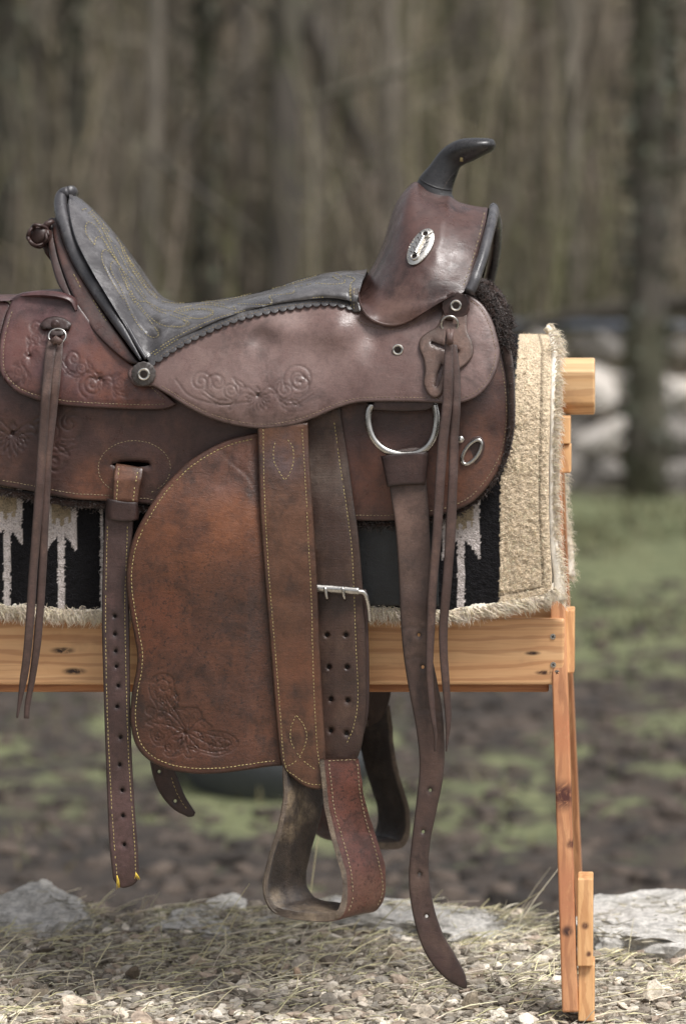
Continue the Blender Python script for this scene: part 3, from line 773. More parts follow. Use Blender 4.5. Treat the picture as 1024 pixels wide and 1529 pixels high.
# ---- horn
HP = [((618, 285), (678, 296), 27), ((622, 273), (675, 290), 25), ((628, 262), (676, 280), 22), ((641, 247), (681, 265), 19), ((652, 232), (686, 251), 18), ((662, 221), (693, 246), 21), ((676, 212), (703, 241.5), 27),
      ((689, 207.3), (713, 237), 31), ((704, 206), (722, 232), 32), ((718, 206), (730, 228), 30), ((729, 206.6), (736, 224.5), 24), ((736, 208.5), (739, 220), 15), ((738.6, 212), (739.6, 216), 5)]
hp = np.array([(*a_, *b_, w_) for a_, b_, w_ in HP], float); hp = cr(hp, step=2.2)
mb = MB(); vs = []; n = 28
for r_ in hp:
    a_ = P(r_[0], r_[1], YC); b_ = P(r_[2], r_[3], YC); c_ = (a_+b_)/2; h_ = (a_-b_)/2
    for k in range(n):
        t = 2*math.pi*k/n; ct, st = math.cos(t), math.sin(t)
        vs.append(c_+h_*math.copysign(abs(ct)**.9, ct)+np.array([0, st*r_[4]*.001, 0]))
vs = np.array(vs); fcs = grid_faces(len(hp), n, closed=True)+[tuple((len(hp)-1)*n+j for j in range(n))]
mb.add(vs, fcs)
bvh_h = BVHTree.FromPolygons([Vector(v) for v in vs.tolist()], fcs)
def thr(pts, m_, r=.5):
    q = []
    for x, y in resample(cr(pts), 3):
        h_, n_ = ray(bvh_h, x, y)
        if h_ is not None: q.append(h_+n_*.0004)
    if len(q) > 2: tube(mb, q, r*.001, 5, mat=m_)
thr([(660, 287), (668, 270), (680, 255), (687, 247)], 1, .35); thr([(658, 286), (665, 274), (674, 262)], 1, .3)
for rr in ([(626, 266), (633, 272), (648, 279), (664, 283), (677, 283)],): thr(rr, 0, 1.1)
h_, n_ = ray(bvh_h, 688.5, 237)
for k in range(5):
    tube(mb, [h_+np.array([.0008*k-.0015, -.001, .003]), h_+np.array([.0008*k-.0015, -.0016, 0]), h_+np.array([.001*k-.002, -.0008, -.0045])], .0005, 5, mat=2)
horn = mb.build('horn', [M['horn'], M['edging'], M['gold']], SADDLE)
# ---- metal fittings
def ringm(mb, c, r, rt, n=24, m_=0, tiltx=0., ex=1., rot=0.):
    c = np.array(c); pth = []
    for t in np.linspace(0, 2*math.pi, n, endpoint=False):
        x, z = r*ex*math.cos(t), r*math.sin(t); cr_, sr_ = math.cos(rot), math.sin(rot)
        x, z = x*cr_-z*sr_, x*sr_+z*cr_
        pth.append(c+np.array([x, math.sin(tiltx)*z, z*math.cos(tiltx)]))
    tube(mb, pth, rt, 8, closed=True, mat=m_)
def dome(mb, c, r, h, m_=0, n=24, rings=5, ex=1., rot=0., rimw=0.):
    vs = []; c = np.array(c)
    for i in range(rings):
        a = i/(rings-1)*math.pi/2
        for k in range(n):
            t = 2*math.pi*k/n; x, z = r*ex*math.cos(a)*math.cos(t), r*math.cos(a)*math.sin(t)
            vs.append(c+np.array([x*math.cos(rot)-z*math.sin(rot), -h*math.sin(a), x*math.sin(rot)+z*math.cos(rot)]))
    mb.add(vs, grid_faces(rings, n, closed=True)+[tuple(range((rings-1)*n, rings*n))], m_)
def disc(mb, c, r, th, m_=0, n=24, ex=1., rot=0., wav=0., nw=12):
    vs = []; c = np.array(c)
    for (s, y) in ((1., 0.), (1.0, -th*.6), (.93, -th), (.5, -th*1.05), (.02, -th*1.1)):
        for k in range(n):
            t = 2*math.pi*k/n; w = 1+wav*abs(math.sin(nw*t/2)) if s > .6 else 1.
            x, z = r*s*w*ex*math.cos(t), r*s*w*math.sin(t)
            vs.append(c+np.array([x*math.cos(rot)-z*math.sin(rot), y, x*math.sin(rot)+z*math.cos(rot)]))
    mb.add(vs, grid_faces(5, n, closed=True)+[tuple(range(4*n, 5*n)), tuple(range(n))[::-1]], m_)
def screw_concho(name, c, r, par=None):
    c = np.array(c); mb = MB()
    disc(mb, c, r, .0022, 0); ringm(mb, c+[0, -.0022, 0], r*.82, r*.2, m_=0)
    disc(mb, c+[0, -.002, 0], r*.58, .0012, 1); box(mb, c+[0, -.0036, 0], (r*.95, .0008, r*.14), 1, Matrix.Rotation(-1.1, 3, 'Y'))
    return mb.build(name, [M['silver'], M['darkmetal']], par or SADDLE, auto=40)
screw_concho('silver_concho', P(594, 522, yj(np.array([594.]), np.array([522.]))[0]-.0004), .0085)
mb = MB(); disc(mb, P(215, 558, .0245), .0175, .004, 0, 48, wav=.07, nw=14); ros1 = mb.build('rosette', M['edging'], SADDLE, auto=50)
screw_concho('silver_concho', P(215.5, 558.5, .0205), .0095, ros1)

# oval plate on the fork
c_, n_ = ray(bv_sw, 628, 369)
mb = MB(); rot = -.20
n_ = n_ if n_[1] < 0 else -n_
def plate(mb, sx, sz, off, h, m_, segs=36):
    ax = np.cross(n_, [0, 0, 1]); ax /= np.linalg.norm(ax); az = np.cross(ax, n_)
    if az[2] < 0: az = -az
    if ax[0] < 0: ax = -ax
    vs = []
    for (s, hh) in ((1, 0), (1, h*.6), (.95, h), (.55, h*1.25), (.02, h*1.3)):
        for k in range(segs):
            t = 2*math.pi*k/segs; x, z = sx*s*math.cos(t), sz*s*math.sin(t)
            x, z = x*math.cos(rot)-z*math.sin(rot), x*math.sin(rot)+z*math.cos(rot)
            bnd = .45*(x/.03)**2*.006
            vs.append(c_+ax*(x+off[0])+az*(z+off[1])+n_*(hh-bnd))
    mb.add(vs, grid_faces(5, segs, closed=True)+[tuple(range(4*segs, 5*segs))], m_)
    return ax, az
ax, az = plate(mb, .0185, .035, (0, 0), .003, 0)
def loc(x, z, h): return c_+ax*x+az*z+n_*h
up_ = np.array([math.sin(.20), math.cos(.20)])
for s in (-1, 1):
    q = up_*.0215*s
    mb2 = [loc(q[0]+.0055*math.cos(t), q[1]+.0055*math.sin(t), .0055) for t in np.linspace(0, 6.28, 18, endpoint=False)]
    tube(mb, mb2, .0016, 7, closed=True); tube(mb, [loc(q[0], q[1], .0035), loc(q[0], q[1], .0046)], [.0042, .0042], 12, mat=1)
tube(mb, [loc(*(up_*-.016), .0062), loc(*(up_*-.006), .0072), loc(*(up_*.016), .0062)], [.0042, .0026, .0028], 9)
tube(mb, [loc(*(up_*-.017), .006), loc(*(up_*-.012), .0075)], [.003, .003], 8, mat=1)
for s in (-1, 1):     # engraved sprays
    for k in range(5):
        t = -.018+k*.009; b0 = up_*t+np.array([s*.005, 0]); b1 = up_*(t+.006)+np.array([s*.0125, .002])
        tube(mb, [loc(*b0, .0036), loc(*((b0+b1)/2+[0, .003]), .0038), loc(*b1, .0026)], [.0004, .0007, .0003], 5, mat=1)
for k in range(40):
    t = 2*math.pi*k/40; x, z = .0174*math.cos(t), .0335*math.sin(t); x, z = x*math.cos(rot)-z*math.sin(rot), x*math.sin(rot)+z*math.cos(rot)
    tube(mb, [loc(x, z, .0022), loc(x*.96, z*.96, .0032)], [.0007, .0004], 5, mat=0)
mb.build('oval_silver_plate', [M['silver'], M['darkmetal']], swell, auto=45)

# ---- string keeper plate under the front rosette
yk = lambda x, y: yj(x, y)-.0070
o_k = ol([(663, 458), (657, 478), (650, 489), (638, 496), (627, 506), (626, 520), (632, 536), (634, 553), (632.5, 572), (638, 587), (649, 594), (660, 587), (664, 571), (672, 560), (684, 552), (697, 542), (706, 529), (705, 512), (698, 496), (697, 478), (698, 458)], [(698, 458), (680, 452), (663, 458)])
sl1 = strapline([(643, 511), (664, 519), (685, 525)], [4, 5.5, 5.5, 4], 2); sl2 = strapline([(651, 577), (655, 560), (660, 544)], [4, 6.5, 6.5, 4], 2)
panel('string_keeper_plate', o_k, yk, [M['plate'], M['thread']], SADDLE, .006, 4, [sl1, sl2], er=.0016)
yq = float(yk(np.array([680.]), np.array([457.]))[0])
mb = MB(); disc(mb, P(680, 457, yq-.0005), .0205, .0065, 0, 72, wav=.06, nw=16); ros2 = mb.build('rosette', M['dark'], SADDLE, auto=50)
screw_concho('silver_concho', P(680.5, 456, yq-.007), .0088, ros2)
mb = MB(); ringm(mb, P(671, 484, yq-.014), .0125, .0019, tiltx=-.25); mb.build('string_ring', M['steel'], ros2)
mb = MB(); tube(mb, P(np.array([664., 670, 677]), np.array([473., 474, 475]), yq-.0125), .0042, 8, sx=.8); mb.build('ring_loop', M['dark'], ros2)

# ---- rear rosette, ring
yq2 = float(yr(np.array([85.]), np.array([490.]))[0])
mb = MB()
o_r = strapline([(62, 489), (70, 484), (84, 482), (98, 485), (106, 488)], [8, 18, 20, 18, 10])
ros3, _ = panel('rosette', o_r, lambda x, y: yr(x, y)-.008, [M['dark'], M['thread']], SADDLE, .008, 4, er=.003)
mb = MB(); dome(mb, P(83, 484, yq2-.011), .007, .0025, 0); mb.build('leather_knot', [M['dark']], ros3)
mb = MB(); ringm(mb, P(86, 502, yq2-.015), .0118, .0016, tiltx=.3, ex=1.1); mb.build('string_ring', M['steel'], ros3)
o_r = strapline([(75, 496), (85, 498), (96, 496)], [9, 9]); panel('ring_loop', o_r, lambda x, y: yr(x, y)-.013, [M['dark']], ros3, .006, 3, er=.002)

# ---- saddle strings (front pair, rear pair)
def string(name, ctr, w, Yv, mats=None, twist=None):
    q = cr(ctr, step=3)
    def Yf(x, y): return np.interp(y, [c[1] for c in ctr], Yv)+.0008*vn(x, y, 30, int(ctr[0][0]))
    o = strapline(ctr, w); return panel(name, o, Yf, [mats or M['string'], M['thread']], SADDLE, .003, 4, er=.0009, wob=.0005)
string('saddle_string', [(671, 499), (670, 512), (669, 560), (667, 606), (661, 658), (657, 711), (652, 799), (646, 870), (643, 933), (641, 1000), (645, 1060), (650, 1100), (649, 1122)], [12, 15, 15, 15, 14, 14, 13, 13, 11, 9, 3], [.022, .020, .010, .006, .004, .002, 0, 0, .001, .003, .003, .002, .002])
string('saddle_string', [(677, 515), (681, 560), (681, 606), (678, 650), (676, 711), (672, 799), (667, 870), (662, 930), (662, 975), (666, 1030), (669, 1075), (666, 1122)], [10, 12, 13, 14, 14, 16, 14, 14, 13, 12, 10, 2], [.032, .022, .013, .011, .009, .007, .006, .006, .006, .007, .007, .007])
for (a_, b_) in (((668, 500), (674, 514)), ((675, 500), (668, 514))):     # plaited hitch below the ring
    mb = MB(); tube(mb, P(np.array([a_[0], (a_[0]+b_[0])/2, b_[0]]), np.array([a_[1]-8., (a_[1]+b_[1])/2, b_[1]]), np.array([.020, .013, .015])), [.0035, .0045, .0035], 8, sx=.55, up=(0, 1, 0)); mb.build('hitch', M['string'], SADDLE)
string('saddle_string', [(80, 508), (75, 530), (69, 589), (63, 677), (57, 765), (50, 853), (45, 930), (40, 985), (33, 1030), (26, 1072)], [16, 14, 14, 14, 14, 13, 13, 13, 12, 3], [.045, .036, .022, .018, .016, .015, .014, .014, .016, .018])
string('saddle_string', [(88, 508), (87, 530), (83, 575), (77, 630), (72, 680), (68, 765), (64, 853), (57, 950), (49, 1010), (42, 1050), (40, 1073)], [13, 14, 14, 13, 13, 12, 12, 12, 12, 10, 8], [.048, .038, .028, .024, .022, .020, .019, .019, .021, .024, .025])
mb = MB(); tube(mb, P(np.array([78, 84, 92.]), np.array([512, 507, 512.]), .038), [.005, .0065, .005], 8, sx=.6, up=(0, 1, 0)); mb.build('hitch', M['string'], SADDLE)

# ---- rear billet and its loop
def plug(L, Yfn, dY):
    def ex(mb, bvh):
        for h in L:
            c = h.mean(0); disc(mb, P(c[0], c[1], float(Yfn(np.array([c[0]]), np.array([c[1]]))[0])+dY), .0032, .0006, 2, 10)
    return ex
yb = lambda x, y: .030-.012*cl((y-760)/300)+.0015*vn(x*0, y, 90, 2)
def holes_of(L, r=2.3): return [np.array([(x+r*math.cos(a), y+r*1.15*math.sin(a)) for a in np.linspace(0, 2*math.pi, 10, endpoint=False)]) for x, y in L]
o_b = ol([(158, 760), (156, 800), (153.5, 853), (152.5, 933), (154.5, 1010), (157, 1096), (160, 1180), (163.5, 1259), (169, 1312)], [(169, 1312), (176, 1322), (185, 1326), (200, 1321), (208, 1311)],
         [(208, 1311), (206.5, 1271), (201, 1197), (197, 1120), (195, 1050), (194, 937), (193, 853), (198, 800), (202, 760)])
bh = holes_of([(172, 920), (172, 947), (173, 972), (174, 995), (177, 1024), (175, 1055), (180, 1101), (179, 1142), (183, 1180), (184, 1218), (186, 1261)])
sb = [cr([(161, 785), (159, 853), (158, 933), (160, 1040), (163, 1120), (167, 1200), (171, 1260), (175, 1306)]), cr([(191, 785), (189, 840), (187, 900), (188, 980), (190, 1060), (193, 1140), (198, 1215), (202, 1270), (203, 1306)])]
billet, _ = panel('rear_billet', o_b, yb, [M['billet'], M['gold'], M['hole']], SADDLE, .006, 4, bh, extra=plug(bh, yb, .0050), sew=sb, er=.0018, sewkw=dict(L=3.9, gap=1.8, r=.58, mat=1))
for (x, y) in ((175, 1310), (203, 1306)):
    mb = MB()
    for k in range(9):
        e = P(x+random.uniform(-2, 7), y+random.uniform(8, 18 if x < 190 else 5), .012); s_ = P(x, y-3, .011)
        tube(mb, [s_, (s_+e)/2+np.array([.001, -.002, 0]), e], [.0007, .0006, .0003], 5)
    mb.build('frayed_thread', M['yellow'], billet)
o_l = ol([(168, 752), (169, 725), (171, 702), (174, 692)], [(174, 692), (190, 694), (205, 697), (215, 698)], [(215, 698), (213, 712), (209, 730), (206, 752)])
ylp = lambda x, y: .048-.020*np.sqrt(cl((y-690)/26))+.0015*cl((x-205)/10)
panel('billet_loop', o_l, ylp, [M['tan'], M['gold']], SADDLE, .007, 3, sew=[cr([(178, 698), (176, 720), (174, 748)]), cr([(206, 704), (202, 725), (199, 750)])], er=.0025, sewkw=dict(L=4, gap=2, r=.7, mat=1))
def keeper(name, poly, Yc_, dY, mat, par):
    """leather sleeve wrapped round a strap: rounded front, wrapping sides"""
    o = ol(*poly); cx = (o[:, 0].min()+o[:, 0].max())/2; hw = (o[:, 0].max()-o[:, 0].min())/2
    return panel(name, o, lambda x, y: Yc_+dY*np.abs(cl(np.abs(x-cx)/hw))**6, [mat, M['thread']], par, .008, 3, er=.002, wob=.0004)
keeper('keeper', ([(160, 744), (185, 749), (206, 750)], [(206, 750), (208, 765), (207, 777)], [(207, 777), (183, 779), (159, 775)], [(159, 775), (158, 760), (160, 744)]), .020, .010, M['dark'], billet)
# off-side cinch tail behind the fender
o_x = ol([(222, 1125), (229, 1160), (240, 1186), (259, 1208), (281, 1220)], [(281, 1220), (289, 1219), (292, 1213)], [(292, 1213), (277, 1189), (268, 1167), (258, 1140), (250, 1120)])
panel('cinch_tail', o_x, lambda x, y: .11+.0*x, [M['dark'], M['gold']], SADDLE, .006, 4, er=.002, sew=[cr([(256, 1160), (264, 1183), (276, 1204), (284, 1212)])], holes=holes_of([(238, 1152), (262, 1196)]), sewkw=dict(L=4, gap=2, r=.5, mat=1))
up2 = strapline([(236, 1130), (228, 1000), (222, 860)], [30, 30]); panel('cinch_strap', up2, lambda x, y: .105+0*x, [M['dark']], SADDLE, .006, 8)

# ---- fender
def yf(x, y):
    Y = .030-.018*sm((y-640)/140)-.012*np.sin(np.pi*cl((x-190)/240))*sm((y-700)/150)
    return Y+.003*cl((900-y)/200)*0+.0022*vn(x, y, 120, 21)+.006*cl((x-370)/20)
o_f = ol([(396, 642), (379, 647), (349, 654), (320, 666), (285, 687), (262, 708), (238, 735), (215, 771), (199, 804), (190.5, 839), (189, 874), (193.5, 909), (200, 945), (205, 975), (204, 1000), (198, 1030), (195, 1060), (195.5, 1082), (203, 1112), (221, 1134), (251, 1148.6), (288, 1155), (325, 1155), (363, 1150.5), (400, 1145), (424, 1143)],
         [(424, 1143), (412, 960), (400, 800), (396, 642)])
sf = runs(inset(o_f, 8), lambda x, y: x < 412 and not (x > 380 and y < 1100))
c7 = lambda L, st=1.6: cr([(140+x/2.695, 900+y/2.695) for x, y in L], step=st)
bord = c7([(230, 380), (222, 335), (240, 300), (280, 286), (315, 300), (324, 340), (338, 385), (338, 418), (372, 422), (420, 428), (440, 468), (474, 500), (458, 514), (520, 522), (565, 542), (580, 570), (552, 598), (500, 615), (450, 606), (428, 602), (402, 622), (374, 622), (360, 604), (338, 616), (300, 618), (282, 600), (286, 578), (252, 572), (232, 546), (228, 518), (246, 502), (212, 482), (240, 462), (212, 442), (222, 418), (256, 430), (246, 402), (230, 380)])
TL = [c7(q) for q in ([(372, 520), (420, 545), (470, 572), (515, 582), (548, 572), (548, 556), (520, 548), (500, 558), (510, 568)], [(372, 524), (400, 560), (430, 588), (480, 600), (530, 594)], [(376, 516), (430, 520), (480, 535), (520, 540)],
      [(366, 512), (330, 470), (295, 440), (262, 432)], [(370, 505), (340, 455), (318, 420), (300, 395), (290, 370)], [(360, 515), (320, 500), (285, 490), (245, 484)], [(362, 522), (325, 530), (290, 560), (288, 590)], [(366, 528), (340, 560), (325, 600)], [(372, 530), (372, 570), (385, 605)],
      [(380, 505), (385, 470), (400, 445)], [(386, 510), (415, 480), (436, 470)], [(318, 420), (340, 430), (360, 430)], [(255, 385), (246, 350), (256, 320), (280, 308), (300, 322), (300, 346), (282, 356), (268, 344), (274, 330)], [(300, 395), (312, 370), (308, 345)], [(262, 400), (285, 420)])]
TL += [resample(spiral(236.5, 1098.5, 8.5, 0, 1.7), 1.6), resample(spiral(252, 1116, 6, 2, 1.3), 1.6), resample(spiral(252, 1080, 6, 4, 1.2), 1.6), resample(spiral(277.5, 1092, 5, 0, 1), 1.6)]
for a_ in np.linspace(.9, 3.2, 5): TL.append(resample(petal(277, 1093, 22, 3.4, a_+.4), 1.6))
for (x, y, r_, d_) in ((302, 1102, 6, 1), (317, 1110, 7, -1), (335, 1112, 6, 1), (244, 1044, 6, -1), (258, 1062, 6, 1), (241, 1070, 5, -1), (292, 1118, 5, 1), (268, 1118, 5, -1), (262, 1036, 5, 1)):
    TL.append(resample(spiral(x, y, r_, 1.2*x, 1.3, d_), 1.6)); TL.append(resample(petal(x, y, 13, 2.4, x*.7), 1.6))
tool_f = [(bord, .0011, 1.2)]+[(q, .0010, 1.05) for q in TL]
cre = [(resample(cr([(325+i*7, 668+i*4), (345+i*6, 690+i*5+random.uniform(-3, 3)), (372+i*2, 705+i*6)]), 3), .0006, 1.5) for i in range(5)]
cre += [(resample(cr([(395-i*9, 672), (372-i*9, 694+i*3), (345-i*6, 722+i*2)]), 3), .0006, 1.5) for i in range(4)]
fender, _ = panel('fender', o_f, yf, [M['fender'], M['gold']], SADDLE, .006, 5, sew=sf, tooling=tool_f+cre, fine=[(214, 1000, 360, 1135, 1.35), (310, 655, 395, 750, 3)], regions=[(bord, .0009)], er=.003, wob=.001, sewkw=dict(L=3.9, gap=1.9, r=.6, mat=1))
def yfs(x, y): return .021-.014*sm((y-640)/140)-.003*np.sin(np.pi*cl((y-640)/540))+.0015*vn(x, y, 100, 31)
o_fs = ol([(384, 630), (386, 700), (389, 780), (395, 860), (403, 960), (411, 1060), (417, 1120), (420, 1140)], [(420, 1140), (428, 1152), (440, 1164), (456, 1175), (472, 1179), (488, 1176)],
          [(488, 1176), (486, 1120), (481, 1040), (477, 960), (473, 860), (467, 760), (462, 690), (460, 630)])
sfs = [cr([(393, 640), (395, 740), (401, 850), (410, 960), (418, 1060), (425, 1140), (440, 1158), (460, 1170), (480, 1172)]), cr([(451, 640), (456, 720), (461, 820), (465, 900), (467, 980), (470, 1060), (474, 1120), (479, 1150), (485, 1168)])]
sfs += [cr([(411, 660), (408, 676), (411, 694), (425, 717)]), cr([(429, 656), (437, 668), (438, 690), (432, 708), (425, 717)])]
sfs += [cr([(442, 1068), (434, 1088), (435, 1108), (445, 1127), (455, 1138), (475, 1152)]), cr([(442, 1068), (452, 1080), (458, 1096), (455, 1114), (446, 1131), (435, 1142), (424, 1144)])]
fstrap, _ = panel('fender_strap', o_fs, yfs, [M['fstrap'], M['gold']], SADDLE, .007, 5, sew=sfs, er=.003, wob=.0008, sewkw=dict(L=3.5, gap=1.9, r=.48, mat=1),
      tooling=[(resample(cr([(400, 672+i*9), (425, 676+i*9+random.uniform(-2, 2)), (450, 671+i*9)]), 3), .0005, 1.6) for i in range(6)])
# ---- stirrup leather (ribbed, dark) with buckle
def yw(x, y): return .042-.016*sm((y-640)/200)+.0012*vn(x, y, 100, 41)+.002*np.abs(x-500)/40
o_w = ol([(450, 605), (455, 750), (465, 900), (470, 1050), (476, 1150)], [(476, 1150), (500, 1160), (520, 1152), (532, 1136), (541, 1108), (547, 1060)],
         [(547, 1060), (547, 1000), (545, 930), (541, 870), (535, 800), (527, 740), (519, 680), (511, 630), (508, 605)])
wh = holes_of([(488, 948), (516, 948), (491, 996), (518, 996), (494, 1044), (519, 1046), (494, 1091), (517, 1095)], 2.6)
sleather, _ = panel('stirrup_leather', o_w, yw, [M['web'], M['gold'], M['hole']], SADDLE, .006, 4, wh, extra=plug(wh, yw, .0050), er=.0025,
      sew=[cr([(499, 630), (507, 690), (516, 750), (525, 820), (529, 900), (531, 960), (534, 1040), (528, 1085), (517, 1110)])], sewkw=dict(L=3.6, gap=2, r=.5, mat=1),
      tooling=[(np.array([(466., y), (532., y-1)]), .0004, 1.1) for y in np.arange(640, 1040, 4.4)], fine=[(464, 636, 535, 1042, 2.0)])
o_w2 = ol([(520, 900), (534, 960), (540, 1050), (538, 1110)], [(538, 1110), (546, 1085), (551, 1050), (551, 980), (549, 920), (546, 880), (520, 900)])
panel('stirrup_leather_back', o_w2, lambda x, y: yw(x, y)+.009, [M['dark']], SADDLE, .005, 5, er=.002)
mb = MB()
by = float(yw(np.array([510.]), np.array([885.]))[0])
q = cr([(470, 878), (500, 880), (536, 883)]); tube(mb, P(q[:, 0], q[:, 1], by-.006), .0058, 12, sx=.75, up=(0, 1, 0))
q = cr([(532, 884), (541, 884), (546, 889), (550, 905), (552, 928)]); tube(mb, P(q[:, 0], q[:, 1], np.linspace(by-.006, by+.004, len(q))), [.0038, .0036, .0032, .003], 10)
for x in (487, 513):
    q = cr([(x-2, 877), (x-1, 882), (x, 888), (x+2, 896)]); tube(mb, P(q[:, 0], q[:, 1], np.array([by-.012]*(len(q)-1)+[by-.004])), [.0026, .0026, .0022, .0018], 8)
mb.build('buckle', M['steel'], sleather)

# ---- front rigging dee, latigo keeper and latigo
mb = MB()
q = cr([(556, 604), (551, 612), (549.5, 628), (553, 645), (561, 660), (573, 671), (588, 677), (606, 679), (624, 676), (638, 667), (647, 653), (651, 636), (651.5, 620), (648, 604)], step=2)
tube(mb, P(q[:, 0], q[:, 1], .034-.004*np.sin(np.linspace(0, math.pi, len(q)))), .0052, 12, sx=.8)
tube(mb, P(np.array([549., 652]), np.array([605., 603]), .036), .0052, 12)
mb.build('rigging_dee', M['steel'], SADDLE)
o_h = ol([(556, 597), (640, 596), (641, 611), (600, 614), (557, 612)]); panel('dee_hanger', o_h, lambda x, y: .028+0*x, [M['dark']], SADDLE, .005, 4)
o_la = ol([(576, 676), (600, 670), (622, 668), (634, 674)], [(634, 674), (637, 725), (640, 772), (642, 830), (640, 880), (638, 920), (642, 965), (652, 1015), (660, 1060), (663.5, 1116), (661, 1163), (652, 1208), (642, 1259), (640, 1304), (647, 1351), (660, 1392), (677.6, 1423), (693, 1452), (697, 1468)],
          [(697, 1468), (696, 1476), (690, 1476)], [(690, 1476), (667, 1463), (643, 1437), (626, 1403), (614, 1355), (610, 1310), (614, 1259), (622, 1191), (626, 1140), (621, 1088), (612, 1040), (603, 985), (598, 930), (596, 880), (594, 840), (590, 786), (583, 740), (578, 700), (576, 676)])
yl = lambda x, y: np.interp(y, [660, 684, 720, 800, 900, 1000, 1100, 1200, 1480], [.040, .030, .027, .022, .015, .016, .018, .015, .0])+.001*vn(x, y, 60, 51)
lh = holes_of([(625, 948), (631, 996), (642, 1180), (631.5, 1242), (626, 1305), (636.6, 1368)], 2.3)
latigo, _ = panel('latigo_strap', o_la, yl, [M['latigo'], M['thread']], SADDLE, .0045, 4, lh, er=.0016, tooling=[(resample(cr([(600, 940), (615, 936), (632, 940)]), 2), .0012, 2), (resample(cr([(604, 985), (620, 981), (640, 984)]), 2), .0012, 2), (resample(cr([(622, 1062), (640, 1060), (660, 1064)]), 2), .0012, 2)])
keeper('keeper', ([(568, 681), (600, 677), (640, 675)], [(640, 675), (638, 700), (635, 723)], [(635, 723), (605, 724), (578, 727)], [(578, 727), (573, 703), (568, 681)]), .019, .010, M['dark'], latigo)
# small dee and rivet on the skirt
mb = MB(); cY = float(ys(np.array([705.]), np.array([673.]))[0])-.003
ringm(mb, P(704, 675, cY), .0215, .0030, ex=.46, rot=-.62, m_=0); sd_ = mb.build('small_dee', M['steel'], SADDLE)
mb = MB(); 
q = np.array([(704+24*math.cos(t)*.62, 675+24*math.sin(t)) for t in np.linspace(0, 6.28, 30, endpoint=False)])
disc(mb, P(705, 675, cY+.0045), .026, .0015, 0, 30, ex=.62, rot=-.5); mb.build('dee_seat', M['dark'], sd_)
mb = MB(); dome(mb, P(687, 656, cY-.002), .0058, .003, 0); mb.build('rivet', M['silver'], SADDLE)

# ---- stirrup: leather-covered band, near rim outline swept across its width
near = cr([(421, 1135), (420.5, 1160), (421, 1191), (413, 1235), (399, 1280), (391, 1324), (397, 1351), (414, 1368), (455, 1376), (496, 1376), (512, 1368), (519.5, 1345), (518, 1304), (507, 1266), (493, 1208), (488, 1163), (485, 1133)], step=4)
N_ = len(near); tt = np.linspace(0, 1, N_)
Wx = np.interp(tt, [0, .2, .45, .55, .75, 1], [.048, .050, .050, .050, .0535, .0515]); WY = np.interp(tt, [0, .3, .6, .8, .93, 1], [.055, .06, .06, .045, .008, .003])
tn = np.gradient(near, axis=0); tn /= np.linalg.norm(tn, axis=1)[:, None]
cen = near.mean(0); nrm = np.stack([-tn[:, 1], tn[:, 0]], 1); nrm *= np.sign(np.sum((cen-near)*nrm, 1))[:, None]   # inward
th = np.interp(tt, [0, .35, .42, .58, .65, 1], [9, 10, 15, 15, 10, 9])
sec = []
for (w, o_) in ((0, .12), (0, .88), (.05, 1.0), (.3, .96), (.5, .93), (.7, .96), (.95, 1.0), (1.0, .88), (1.0, .12), (.95, 0), (.7, .03), (.5, .05), (.3, .03), (.05, 0)):
    q = near+nrm*(th*o_)[:, None]
    Y_ = np.interp(near[:, 1], [1135, 1190, 1376], [.010, .006, -.02])-.006*sm((tt-.8)/.15)
    base = P(q[:, 0], q[:, 1], Y_)
    base[:, 0] += w*Wx; base[:, 1] += w*WY
    sec.append(base)
sec = np.array(sec).transpose(1, 0, 2)       # rows along, 14 around
mb = MB(); ns = sec.shape[1]
fc = grid_faces(N_, ns, closed=True); mats_ = []
for i in range(N_-1):
    for j in range(ns):
        mats_.append(2 if j in (0, 7) else (1 if 1 <= j <= 6 else 0))
sec = sec+.0007*np.array([[mnoise.noise_vector(Vector((p_*60).tolist())) for p_ in r_] for r_ in sec])
mb.add(sec.reshape(-1, 3), fc+[tuple(range(ns)), tuple((N_-1)*ns+j for j in range(ns))[::-1]], mats_+[2, 2])
allv = [Vector(v) for v in sec.reshape(-1, 3).tolist()]; bs = BVHTree.FromPolygons(allv, fc)
for ln in ([(491, 1140), (495, 1175), (499, 1208), (509, 1245), (519, 1280), (525, 1310), (526.5, 1340), (520, 1362)], [(533.5, 1140), (537, 1180), (545, 1222), (558, 1262), (569, 1305), (571, 1332), (563, 1354)]):
    stitches(mb, bs, cr(ln), L=4.2, gap=1.8, r=.75, mat=3)
stitches(mb, bs, cr([(489, 1136.5), (510, 1135), (532, 1134.5)]), L=4.2, gap=2, r=.6, mat=3)
tube(mb, P(np.array([430., 505]), np.array([1152., 1151]), .040), .006, 12, mat=2)
stirrup = mb.build('stirrup', [M['stir'], M['stirin'], M['stirrim'], M['thread']], SADDLE, auto=50)
# stitched seam strips along the rim of the inner face
mb = MB()
for off, k0, k1 in ((3.6, .02, .42),):
    q = near[int(k0*N_):int(k1*N_)]+nrm[int(k0*N_):int(k1*N_)]*off
    b_ = P(q[:, 0], q[:, 1], np.interp(q[:, 1], [1135, 1190, 1376], [.0105, .0045, -.0215])); tube(mb, b_, .0014, 6)
mb.build('edge_seam', M['stirrim'], stirrup)

